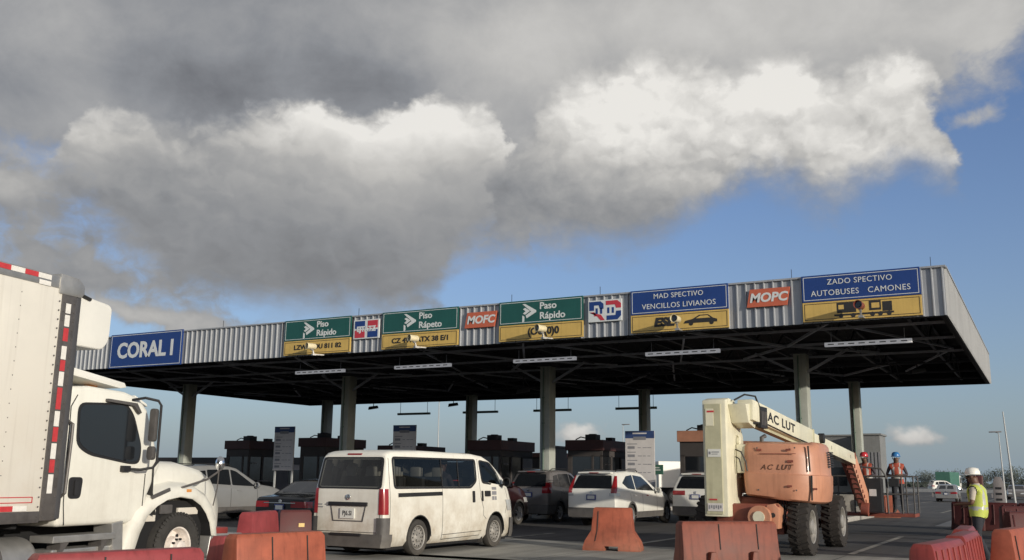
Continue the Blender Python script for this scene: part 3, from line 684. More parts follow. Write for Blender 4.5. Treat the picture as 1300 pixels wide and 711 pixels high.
    MB().prism(roundpoly([(.10, 1.92), (.20, 1.92), (.20, 2.36), (.10, 2.36)], .06), -.93, -.86, 'y').build('mirror', M['bumper'], mo, 40, .01)
    MB().prism(roundpoly([(.10, 1.68), (.20, 1.68), (.20, 1.86), (.10, 1.86)], .06), -.93, -.86, 'y').build('convex_mirror', M['bumper'], mo, 40, .01)
    MB().box(-.06, .02, -1.24, -1.10, 1.52, 1.6).build('mirror_bracket', M['plastic'], mo, 0, .01)
    hm = MB(); hm.tube([(-.02, .0, 1.31), (.08, .45, 1.43), (.12, .66, 1.55)], .016); hm.tube([(.12, .66, 1.60), (.08, .70, 1.30), (.0, .74, 1.05)], .009); hmo = hm.build('wing_mirror_stay', M['alumdark'], root)
    b = MB(); b.lathe([(.001, -.045), (.05, -.035), (.085, .0), (.085, .02), (.001, .03)], (0, 0, 0), 'y', 20); ob = b.build('wing_mirror', M['chrome'], hmo, 60)
    ob.location = (.12, .67, 1.66); ob.scale = (.8, 1, 1.25); ob.rotation_euler = (0, 0, R(25))
box_truck()

# ------------------------------------------------------------------ queueing cars
suv('parked_suv', 'white rounded suv with tall red tail lights just right of the minibus', (-13.05, 29.17, 0), M['white'], L=5.35, W=.87, H=1.77, style='curvy', wheels=(1.34, 4.74), wr=.35)
suv('estate_suv', 'white suv with wide wrapping tail lights half hidden behind the lift tower', (-10.98, 33.4, 0), M['white'], L=4.5, W=.88, H=1.78, style='wide')
suv('grey_suv', 'grey metallic suv with roof rails between the maroon car and white suv', (-16.15, 30.7, 0), M['grey'], L=4.3, W=.82, H=1.80, style='sporty')
suv('maroon_suv', 'dark maroon suv mostly hidden behind the white minibus', (-16.45, 25.0, 0), M['maroon'], L=4.85, W=.88, H=1.98, style='sporty', wheels=(1.0, 4.0), wr=.36, rails=False)
suv('black_saloon', 'black saloon seen from behind between the red barrier and minibus', (-18.35, 20.5, 0), M['black'], L=4.8, W=.92, H=1.52, style='saloon', cat='saloon car', plate_s='A185 20')
suv('silver_suv', 'silver suv side on behind the truck bonnet mirror', (-24.9, 22.3, 0), M['silver'], L=4.9, W=.90, H=1.80, style='sporty')
suv('cream_pickup', 'cream coloured car nose behind the price board left of the black saloon', (-29.6, 26.0, 0), mat('cream_paint', (.66, .62, .52), .35, var=.05, coat=.3), L=4.9, W=.9, H=1.6, style='saloon', cat='car')
# far traffic on the open road to the right
suv('distant_car', 'small white car driving away on the open road behind the white helmet worker', (-7.75, 88, 0), M['silver'], L=4.4, W=.85, H=1.5, style='saloon', cat='car')
suv('distant_jeep', 'boxy white off-roader on the road right of the blue helmet worker', (-15.2, 150, 0), M['white'], L=4.2, W=.9, H=1.85, style='wide', cat='off-roader', rz=-62)
suv('distant_car', 'distant grey car beyond the dark delineator post', (-3.9, 110, 180), M['grey'], L=4.2, W=.85, H=1.5, style='saloon', cat='car', rz=180).location = (-3.2, 112, 0)
suv('distant_suv', 'far white suv behind the worker platform rails', (-15.6, 100, 0), M['white'], L=4.6, W=.9, H=1.8, style='sporty', cat='suv')

# ------------------------------------------------------------------ boom lift, built at world coordinates and then settled on its base
def settle(root, loc):
    for c in kids(root): c.location = Vector(c.location) - Vector(loc)
    root.location = loc
def boom_lift():
    root = thing('boom_lift', 'cream and orange articulated boom lift standing beside the toll canopy', 'boom lift')
    # tower
    t = MB(); t.prism([(20.0, .77), (20.6, .77), (20.95, .95), (21.3, 1.5), (21.38, 2.0), (21.3, 2.45), (20.95, 2.85), (20.72, 3.2), (20.3, 3.22), (20.0, 3.16)], -6.38, -5.88)
    tw = t.build('tower', M['liftcream'], root, 35, .03)
    MB().box(-6.33, -5.98, 19.975, 20.0, .82, 3.08).build('tower_panel', M['liftdull'], tw, 0, .008)
    MB().box(-6.3, -6.13, 19.965, 19.975, 2.62, 2.98).build('access_plate', M['liftcream'], tw, 0, .004)
    MB().box(-6.27, -6.12, 19.962, 19.974, 2.9, 2.94).build('red_label', M['tapered'], tw, 0)
    s = MB().box(-6.27, -6.0, 19.962, 19.974, 1.98, 2.14).build('white_label', M['plate'], tw, 0)
    MB().box(-6.25, -6.21, 19.959, 19.963, 2.03, 2.09, 0).box(-6.19, -6.03, 19.959, 19.963, 2.07, 2.09).box(-6.19, -6.06, 19.959, 19.963, 2.03, 2.045).build('label_print', M['boardgrey'], s, 0)
    s = MB().box(-6.3, -5.98, 19.962, 19.974, .88, 1.04).build('serial_label', M['boardwhite'], tw, 0)
    lp = MB()
    for i in range(6): lp.box(-6.28+i*.048, -6.25+i*.048, 19.959, 19.963, .92 + .02*(i % 2), 1.0)
    lp.build('label_print', M['boardgrey'], s, 0)
    MB().box(-6.26, -6.1, 19.962, 19.974, 1.1, 1.13).build('red_label', M['tapered'], tw, 0)
    h = MB(); h.tube([(-5.86, 20.8, 2.2), (-5.83, 20.8, 2.24), (-5.83, 20.8, 2.42), (-5.86, 20.8, 2.46)], .03); h.tube([(-5.87, 20.8, 2.33), (-5.82, 20.8, 2.33)], .09, 14)
    h.build('lifting_eye', M['liftcream'], tw)
    for z, y in ((1.75, 21.0), (.98, 20.75), (2.9, 20.5)): MB().tube([(-5.89, y, z), (-5.84, y, z)], .055, 12).build('pivot_pin', M['alumdark'], tw)
    MB().box(-5.89, -5.85, 20.9, 21.2, 1.55, 1.9).build('side_plate', M['liftdull'], tw, 0, .01)
    kb = MB(); kb.prism([(20.2, 3.08), (20.8, 3.14), (21.0, 2.8), (20.9, 2.6), (20.4, 2.7)], -5.88, -5.5); kb.build('boom_knuckle', M['liftcream'], root, 35, .02)
    # main boom
    a = Vector((-5.60, 20.5, 2.98)); b = Vector((-5.22, 30.6, 2.17)); d = (b-a)
    m1 = MB(); m1.bar(a, a + d*.50, .34, .44); bm_ = m1.build('boom', M['liftcream'], root, 30, .03)
    MB().bar(a + d*.49, b, .27, .34).build('boom_extension', M['liftcream'], bm_, 30, .025)
    MB().bar(a + d*.05 - Vector((0,0,.25)), a + d*.46 - Vector((0,0,.25)), .16, .08).build('boom_ram', M['liftdull'], bm_, 30)
    w = MB(); w.box(-5.47, -5.38, 20.95, 21.5, 2.62, 3.08); w.build('valve_box', M['plastic'], bm_, 0, .01)
    for k in range(4): MB().box(-5.385, -5.37, 21.0+k*.12, 21.06+k*.12, 2.68, 2.98).build('valve', M['alumdark'], bm_, 0)
    MB().box(-5.44, -5.42, 21.6, 21.85, 2.7, 3.0).build('grey_panel', M['alum'], bm_, 0)
    hs = MB(); hs.tube([(-5.8, 20.4, 3.18), (-5.6, 20.5, 3.3), (-5.45, 20.8, 3.28), (-5.40, 21.0, 3.0)], .02); hs.tube([(-5.86, 20.6, 2.75), (-5.6, 20.6, 2.7), (-5.42, 20.9, 2.72)], .025); hs.tube([(-5.85, 20.7, 3.0), (-5.6, 20.7, 3.14), (-5.42, 21.0, 2.95)], .016)
    hs.build('hydraulic_hose', M['hose'], bm_)
    q = a + d*.215; ang = math.degrees(math.atan2(d.z, math.hypot(d.x, d.y)))
    o = text('boom_lettering', 'AC LUT', .28, M['ink'], bm_, (0,0,0), bold=.008, ext=.002, sx=2.1, spacing=1.12)
    o.location = q + Vector((.1735, 0, 0)); yaw = math.degrees(math.atan2(-d.x, d.y)); o.rotation_euler = (Matrix.Rotation(R(90+yaw), 3, 'Z') @ Matrix.Rotation(-R(ang), 3, 'Y') @ Matrix.Rotation(R(90), 3, 'X')).to_euler()
    MB().tube([a + d*.58 + Vector((.1, 0, .1)), a + d*.58 + Vector((.24, 0, .1))], .13, 16).build('sheave', M['ink'], bm_)
    sm = MB()
    for t0 in (.70, .93): sm.add([tuple(a + d*t0 + Vector((.137, y, z))) for y, z in ((0,-.05),(.1,-.05),(.1,.05),(0,.05))], [(0,1,2,3)])
    sm.build('boom_label', M['ink'], bm_, 0)
    cb_ = MB(); c0 = a + d*.10 + Vector((.185, 0, -.185)); c1 = a + d*.49 + Vector((.185, 0, -.185))
    cb_.tube([c0, (c0+c1)/2 + Vector((0, 0, -.015)), c1], .014, 6); cb_.build('boom_cable', M['hose'], bm_)
    MB().bar(a + d*.495 - Vector((0, .03, 0)), a + d*.505, .37, .47).build('boom_collar', M['liftdull'], bm_, 30, .02)
    MB().box(-5.425, -5.41, 24.0, 24.18, 2.52, 2.66).build('yellow_label', M['syellow'], bm_, 0)
    # jib down to the platform
    j = MB(); p0 = Vector((-5.28, 30.55, 2.32)); p1 = Vector((-4.95, 31.1, .72))
    j.bar(p0, p1, .30, .26); jb = j.build('jib', M['liftorange'], root, 30, .02)
    st = MB()
    for k in range(9): c = p0.lerp(p1, .12 + k*.09) + Vector((0, -.14, -.03)); st.box(c.x-.13, c.x+.11, c.y-.02, c.y+.01, c.z-.05, c.z+.05)
    st.build('jib_slots', M['liftred'], jb, 0)
    MB().tube([p0+Vector((-.2,0,-.05)), p0+Vector((.2,0,-.05))], .1, 12).build('jib_pin', M['liftred'], jb)
    MB().bar(p0+Vector((-.16, -.05, -.2)), p1+Vector((-.22, 0, .25)), .10).build('jib_ram', M['liftred'], jb, 30)
    MB().tube([p1+Vector((-.1,-.2,0)), p1+Vector((.1,-.2,-.02))], .2, 14).build('platform_rotator', M['liftred'], jb)
    # turntable cowls
    foot = [(-5.72, 20.56), (-4.95, 20.56), (-4.62, 20.58), (-4.30, 20.78), (-4.16, 21.05), (-4.12, 21.5), (-4.22, 22.4), (-4.5, 23.4), (-4.9, 24.3), (-6.4, 24.3), (-6.6, 22.5), (-6.4, 21.6), (-5.72, 21.5)]
    foot = roundpoly(foot, .14, 3); cx, cy = -5.3, 22.4
    lev = [(1.20, .90), (1.24, .955), (1.45, .99), (1.62, 1.0), (1.66, 1.0), (1.675, .975), (1.70, .97), (2.0, .965), (2.22, .945), (2.29, .90), (2.31, .82)]
    vs = []; n = len(foot)
    for z, s in lev:
        for x, y in foot: vs.append((cx+(x-cx)*s, cy+(y-cy)*(1-(1-s)*.45), z - (.16*(x+5.7)/1.6 if z < 1.5 else .03*(x+5.7)) + (.05 if z > 2 and y > 21 else 0)))
    ct = MB().add(vs, [(i*n+k, i*n+(k+1) % n, (i+1)*n+(k+1) % n, (i+1)*n+k) for i in range(len(lev)-1) for k in range(n)] + [tuple(range(n)), tuple((len(lev)-1)*n+k for k in range(n))])
    cw = ct.build('turntable_cowl', M['liftorange'], root, 40)
    MB().box(-5.87, -5.38, 20.66, 20.8, 1.66, 2.26).build('cowl_side_panel', M['liftcream'], cw, 0, .02)
    MB().box(-5.64, -5.62, 20.64, 20.66, 1.7, 2.24).build('panel_hinge', M['alumdark'], cw, 0)
    hs = MB(); hs.tube([(-5.86, 20.6, 2.15), (-5.72, 20.5, 2.1), (-5.62, 20.48, 1.9), (-5.60, 20.5, 1.7)], .016); hs.tube([(-5.86, 20.6, 2.0), (-5.76, 20.5, 1.95), (-5.70, 20.48, 1.7)], .014); hs.build('cowl_hose', M['hose'], cw)
    text('cowl_lettering', 'AC LUT', .15, mat('faded_brown_ink', (.10, .04, .02), .6), cw, (-5.02, 20.583, 1.78), bold=.002, ext=.002, sx=1.1, shear=.35, spacing=1.2)
    g = MB()
    pts = [(-4.40, 20.70), (-4.40, 20.70)]
    g.bar((-4.36, 20.72, 1.70), (-4.38, 20.73, 2.22), .03, .03); g.bar((-4.33, 20.72, 1.62), (-4.35, 20.74, 1.12), .03, .03); g.build('cowl_seam', M['seam'], cw, 0)
    for x, y, z in ((-5.36, 20.585, 2.14), (-4.75, 20.57, 2.14), (-4.75, 20.55, 1.4), (-4.29, 20.76, 1.35)): MB().box(x-.05, x+.05, y-.012, y+.01, z-.02, z+.02).build('cowl_latch', M['liftred'], cw, 0)
    vt = MB()
    for k in range(7): vt.box(-4.155+.012*k*0, -4.12, 21.55, 22.0, 1.80+k*.05, 1.825+k*.05)
    vt.build('cowl_vent', M['ink'], cw, 0)
    sc_ = MB(); sc_.bar((-5.35, 20.577, 2.06), (-4.60, 20.577, 2.06), .012, .012, up=(0, 1, 0)); sc_.build('cowl_crease', M['liftred'], cw, 0)
    MB().box(-4.78, -4.66, 20.572, 20.59, 1.88, 1.93).build('warning_label', M['liftred'], cw, 0)
    for x, z in ((-5.40, 2.18), (-4.62, 2.18), (-5.4, 1.32), (-4.62, 1.32)): MB().lathe([(.018, 0), (.016, -.01), (.001, -.012)], (x, 20.58, z), 'y', 10).build('cowl_bolt', M['alumdark'], cw, 0)
    MB().tube([(-5.45, 21.2, 2.25), (-5.45, 21.2, 2.42), (-5.40, 21.3, 2.46)], .045, 10).build('exhaust_stack', M['alumdark'], cw)
    # deck, chassis, steering
    MB().box(-6.3, -4.7, 20.9, 24.0, 1.0, 1.16).build('turntable_deck', M['liftred'], root, 30, .02)
    MB().lathe([(.62, 0), (.62, .14), (.55, .15), (.55, 0)], (-5.65, 22.6, .88), 'z', 32).build('slew_ring', M['dark'], root)
    c = MB(); c.box(-6.3, -5.15, 20.55, 25.0, .5, .9); c.prism([(-6.75, .42), (-4.95, .42), (-4.95, .62), (-5.3, .72), (-6.4, .72), (-6.75, .62)], 20.75, 21.3, 'y'); c.prism([(-6.75, .42), (-4.95, .42), (-4.95, .62), (-5.3, .72), (-6.4, .72), (-6.75, .62)], 24.2, 24.7, 'y')
    c.box(-6.2, -5.2, 20.3, 20.6, .62, 1.02); c.tube([(-6.4, 20.4, .95), (-4.95, 20.4, .95)], .09, 12)
    cs = c.build('chassis', M['liftred'], root, 30, .02)
    k = MB(); k.tube([(-5.30, 20.15, .78), (-5.30, 20.32, .78)], .23, 20); k.build('steer_hub', M['liftorange'], cs, 40)
    MB().tube([(-5.30, 20.12, .78), (-5.30, 20.16, .78)], .12, 16).build('hub_cap', M['liftcream'], cs, 40)
    kn = MB(); kn.prism([(-5.15, .55), (-4.95, .55), (-4.92, .95), (-5.02, 1.05), (-5.18, 1.02)], 20.3, 20.7, 'y'); kn.build('steer_knuckle', M['liftorange'], cs, 30, .02)
    MB().tube([(-5.05, 20.28, .82), (-5.05, 20.3, .82)], .05, 10).build('knuckle_pin', M['ink'], cs)
    hz = MB()
    for i in range(6): hz.tube([(-5.1+i*.05, 20.9, 1.1), (-5.05+i*.06, 20.7, .9+.03*(i % 2)), (-5.1+i*.05, 20.75, .6)], .014)
    hz.build('chassis_hose', M['hose'], cs)
    for y in (21.1, 24.45):
        for x, sg in ((-4.42, 1), (-6.78, -1)):
            wo = wheel(root, x, y, .585, .42, sg, M['lifttyre'], M['steelrim'], 'lift', .34)
            lg = MB()
            for i in range(22):
                t0 = 2*math.pi*i/22
                for s_, off in ((0, 0), (1, math.pi/22)):
                    t1 = t0 + off; P = []
                    for xx, tt in ((.01 if s_ == 0 else .41, 0), (.235 if s_ == 0 else .185, .16)):
                        P.append(Vector((x - sg*xx, y + (.592 - (.03 if tt == 0 else 0))*math.cos(t1+tt), .592 + (.592 - (.03 if tt == 0 else 0))*math.sin(t1+tt))))
                    lg.bar(P[0], P[1], .06, .05, up=(P[0]-Vector((P[0].x, y, .585))).normalized())
            lg.build('tread', M['lifttyre'], wo, 0)
    # platform
    X0, X1, Y0, Y1, Z = -5.95, -3.62, 31.3, 32.35, .60
    fl = MB(); fl.box(X0, X1, Y0, Y1, Z-.10, Z); f = fl.build('platform_floor', M['liftred'], root, 0, .015)
    rl = MB()
    for z in (Z+1.08, Z+.56):
        rl.tube([(X0, Y0, z), (X1, Y0, z), (X1, Y1, z), (X0, Y1, z), (X0, Y0, z)], .022)
    for x in (X0, -5.3, -4.35, -3.95, X1):
        for y in (Y0, Y1): rl.tube([(x, y, Z), (x, y, Z+1.08)], .022)
    rl.tube([(-5.3, Y0-.02, Z+1.08), (-5.25, Y0-.02, Z+1.3), (-5.1, Y0-.02, Z+1.36), (-4.5, Y0-.02, Z+1.3), (-4.38, Y0-.02, Z+1.1), (-4.35, Y0-.02, Z)], .024)
    rl.build('guard_rail', M['bumper'], root)
    MB().box(-5.02, -4.46, Y0-.32, Y0+.02, .62, 1.62).build('control_box', M['plastic'], root, 0, .03)
    MB().box(-4.82, -4.62, Y0-.335, Y0-.32, 1.1, 1.3).build('control_label', M['boardwhite'], root, 0)
    MB().box(-4.3, -4.0, Y0-.12, Y0+.05, 1.38, 1.62).build('tool_box', M['plastic'], root, 0, .02)
    settle(root, (-5.6, 22.6, 0))
    return root
boom_lift()

# ------------------------------------------------------------------ people
def person(name, label, loc, rz, J, legmat, armmat, torsomat, vest, hat, group=None, H=1., sleeve=.35, top='vest', cat='worker', hatt=True):
    """J: joint positions (x right, y forward, z up) for shoulders/elbows/wrists/hips/knees/ankles of both sides"""
    root = thing(name, label, cat, loc, rz, group); root.scale = (H,)*3
    V = []; E_ = []; Rr = []; tagv = []
    def v(p, r, t): V.append(Vector(p)); Rr.append(r); tagv.append(t); return len(V)-1
    def e(a, b): E_.append((a, b))
    lean = J.get('lean', 0)
    T = lambda z: (0, lean*max(0, z-.95), z)
    pel = v((0, 0, .95), .145, 'leg'); s1 = v(T(1.10), .142, 'torso'); s2 = v(T(1.26), .150, 'torso'); s3 = v(T(1.38), .135, 'torso'); nk = v(T(1.475), .062, 'head')
    hx, hy = J.get('head', (0, .03)); hd0 = v((hx*.6, lean*.52+hy, 1.56), .085, 'head'); hd1 = v((hx, lean*.56+hy, 1.645), .092, 'head')
    for a, b in ((pel, s1), (s1, s2), (s2, s3), (s3, nk), (nk, hd0), (hd0, hd1)): e(a, b)
    for s, S in ((1, 'R'), (-1, 'L')):
        sh = v((s*.175, lean*.45, 1.385), .066, 'torso'); e(s3, sh)
        el = Vector(J['el'+S]); wr = Vector(J['wr'+S]); a0 = Vector((s*.20, lean*.42, 1.36))
        up = v(a0.lerp(el, .45), .050, 'sleeve'); eb = v(el, .042, 'arm'); fo = v(el.lerp(wr, .4), .040, 'arm'); wi = v(wr, .027, 'hand')
        dd = (wr - el).normalized(); pm = v(wr + dd*.055, .033, 'hand')
        for a, b in ((sh, up), (up, eb), (eb, fo), (fo, wi), (wi, pm)): e(a, b)
        sd = dd.cross(Vector((0, 0, 1))); sd = sd.normalized() if sd.length > .1 else Vector((0, 1, 0)); nn = dd.cross(sd)
        for k, (o, l) in enumerate(((-.03, .055), (-.01, .068), (.011, .064), (.03, .05))):
            k1 = v(wr + dd*(.085 + l*.4) + sd*o, .0095, 'hand'); k2 = v(wr + dd*(.075 + l) + sd*o*1.1 - Vector((0, 0, .022)), .008, 'hand'); e(pm, k1); e(k1, k2)
        t1 = v(wr + dd*.05 - sd*.045*s, .010, 'hand'); t2 = v(wr + dd*.085 - sd*.055*s - Vector((0, 0, .01)), .0085, 'hand'); e(wi, t1); e(t1, t2)
        kn = Vector(J['kn'+S]); an = Vector(J['an'+S]); hp = Vector((s*.09, 0, .90))
        h_ = v(hp, .098, 'leg'); th = v(hp.lerp(kn, .5), .085, 'leg'); kk = v(kn, .062, 'leg'); cf = v(kn.lerp(an, .35), .062, 'leg'); ak = v(an, .045, 'leg'); toe = v(an + Vector((s*.02, .15, -.045)), .038, 'shoe'); heel = v(an + Vector((0, -.035, -.04)), .042, 'shoe')
        for a, b in ((pel, h_), (h_, th), (th, kk), (kk, cf), (cf, ak), (ak, toe), (ak, heel)): e(a, b)
    me = bpy.data.meshes.new('body'); bm = bmesh.new(); ly = bm.verts.layers.skin.verify()
    bv = [bm.verts.new(p) for p in V]
    for i, b in enumerate(bv): b[ly].radius = (Rr[i], Rr[i]); b[ly].use_root = i == 0
    for a, b in E_: bm.edges.new((bv[a], bv[b]))
    bm.to_mesh(me); bm.free()
    o = bpy.data.objects.new('body', me); COL.objects.link(o)
    o.modifiers.new('s', 'SKIN').use_smooth_shade = True; sb = o.modifiers.new('u', 'SUBSURF'); sb.levels = 2; sb.render_levels = 2
    bpy.context.view_layer.update(); me = bpy.data.meshes.new_from_object(o.evaluated_get(bpy.context.evaluated_depsgraph_get()))
    bpy.data.objects.remove(o)
    mats = {'leg': 0, 'torso': 1, 'sleeve': 1, 'arm': 2 if sleeve < 1 else 1, 'hand': 2, 'head': 2, 'shoe': 3}
    def near(c):
        best = (9, 'leg')
        for a, b in E_:
            A, B = V[a], V[b]; t = max(0, min(1, (c-A).dot(B-A)/max(1e-6, (B-A).length_squared))); dist = (c-A.lerp(B, t)).length - (Rr[a]*(1-t)+Rr[b]*t)
            if dist < best[0]: best = (dist, tagv[a] if t < .5 else tagv[b])
        return best[1]
    me.materials.clear()
    for m_ in (legmat, torsomat, M['skin'], M['rubber']): me.materials.append(m_)
    tg = []
    for p in me.polygons:
        g = near(p.center); tg.append(g); p.material_index = mats[g]; p.use_smooth = True
        if g in ('leg', 'torso') and abs(p.center.x) < .2 and p.center.z > .93: p.material_index = 1
    # face: nose, ears, eyes
    hc = V[hd1]; hy = hc.y
    fb = bmesh.new(); fb.from_mesh(me)
    for c, r, mi in ((Vector((hc.x, hy+.092, hc.z-.03)), (.014, .022, .026), 2), (Vector((hc.x+.092, hy-.005, hc.z-.025)), (.012, .022, .032), 2), (Vector((hc.x-.092, hy-.005, hc.z-.025)), (.012, .022, .032), 2),
                     (Vector((hc.x+.034, hy+.083, hc.z-.003)), (.014, .010, .009), 3), (Vector((hc.x-.034, hy+.083, hc.z-.003)), (.014, .010, .009), 3), (Vector((hc.x, hy+.080, hc.z-.078)), (.026, .012, .007), 3)):
        g = bmesh.ops.create_uvsphere(fb, u_segments=10, v_segments=6, radius=1)
        for q in g['verts']: q.co = Vector((q.co.x*r[0], q.co.y*r[1], q.co.z*r[2])) + c
        for f in {f for q in g['verts'] for f in q.link_faces}: f.material_index = mi; f.smooth = True
    nb = len(tg)
    fb.to_mesh(me); fb.free(); me.update()
    b = bpy.data.objects.new('body', me); COL.objects.link(b); b.parent = root
    if vest:
        sel = [p for p, g in zip(list(me.polygons)[:nb], tg) if (g in ('torso', 'leg')) and .80 < p.center.z < 1.475 and abs(p.center.x) < .20 and not (g == 'leg' and p.center.z < .86)]
        nv = {}; vs = []; fs = []; ms = []
        for p in sel:
            f = []
            for i in p.vertices:
                if i not in nv:
                    w = me.vertices[i]; nv[i] = len(vs); fl = 1.0 + max(0, 1.05-w.co.z)*.9
                    q = w.co + w.normal*(.020 + max(0, 1.0-w.co.z)*.05); vs.append(q)
                f.append(nv[i])
            fs.append(f); zc = p.center.z; xc = abs(p.center.x)
            ms.append(1 if (1.0 < zc < 1.06) or (.07 < xc < .105 and zc > 1.1 and top != 'plain') else 0)
        mb = MB(); mb.v = [tuple(q) for q in vs]; mb.f = fs; mb.m = ms
        mb.build('safety_vest', [vest, M['reflect']], root, 60, recalc=False)
    # hard hat
    hb = MB(); c = (hc.x, hc.y-.005, hc.z+.035)
    hb.lathe([(.118, -.005), (.122, .02), (.118, .06), (.095, .105), (.06, .128), (.001, .135)], c, 'z', 24)
    hb.add([(c[0]+.125*1.12*math.cos(t)*(1), c[1]+(.125*1.12 + (.05 if math.sin(t) > .2 else .012))*math.sin(t), c[2]-.006+(-.012 if math.sin(t) > .2 else 0)) for t in [2*math.pi*k/24 for k in range(24)]] + [(c[0]+.11*math.cos(t), c[1]+.11*math.sin(t), c[2]+.012) for t in [2*math.pi*k/24 for k in range(24)]], [(k, (k+1) % 24, (k+1) % 24+24, k+24) for k in range(24)])
    hb.bar((c[0], c[1]-.10, c[2]+.085), (c[0], c[1]+.10, c[2]+.085), .02, .06)
    hb.build('hard_hat', hat, root, 50)
    return root
STAND = dict(knR=(.10, .03, .49), knL=(-.10, .02, .49), anR=(.11, -.02, .09), anL=(-.11, -.02, .09))
person('person', 'worker in white hard hat and yellow-green vest standing by the red barriers', (-1.33, 21.6, 0), 78,
       dict(STAND, elR=(.27, -.02, 1.12), wrR=(.20, .20, 1.06), elL=(-.27, .02, 1.12), wrL=(-.17, .23, 1.10), lean=.02, knR=(.10, .10, .50), anR=(.10, .04, .09), anL=(-.10, -.13, .10), head=(0, .045)),
       M['trousers'], M['shirt'], M['shirt'], M['vestlime'], M['hatwhite'], H=.985, sleeve=.35)
_w = bpy.data.objects['person']; _w.scale = (1.2, 1.16, 1.0)
person('person', 'worker in blue hard hat and orange vest leaning on the lift platform rail', (-4.12, 31.82, .60), 185,
       dict(STAND, elR=(.29, .02, 1.13), wrR=(.10, .24, 1.10), elL=(-.29, .02, 1.13), wrL=(-.08, .25, 1.13), lean=.10),
       M['trousers'], M['shirtdark'], M['shirtdark'], M['vestorange'], M['hatblue'], sleeve=2)
person('person', 'worker in red hard hat looking down behind the black control box', (-5.0, 31.85, .60), 170,
       dict(STAND, elR=(.28, .04, 1.13), wrR=(.12, .24, 1.06), elL=(-.28, .04, 1.13), wrL=(-.12, .24, 1.06), lean=.16, head=(0, .07)),
       M['trousers'], M['shirtdark'], M['shirtdark'], M['vestorange'], M['hatred'], sleeve=2)
def seated(name, label, loc, shirt):
    p = person(name, label, loc, 0, dict(elR=(.25, .1, 1.12), wrR=(.16, .32, 1.08), elL=(-.25, .1, 1.12), wrL=(-.16, .32, 1.08), knR=(.12, .42, .92), knL=(-.12, .42, .92), anR=(.12, .46, .52), anL=(-.12, .46, .52)), M['trousers'], shirt, shirt, None, M['ink'], sleeve=2, cat='passenger')
    for c in kids(p):
        if c.name.startswith('hard_hat'): c.name = 'hair'; c.scale = (.86, .86, .9); c.location = (0, 0, .155)
    return p
seated('person', 'passenger seated behind the side window of the white minibus', (-11.3, 17.55, .13), M['shirtdark'])
seated('person', 'driver at the wheel of the white minibus', (-12.3, 18.85, .13), M['shirt'])

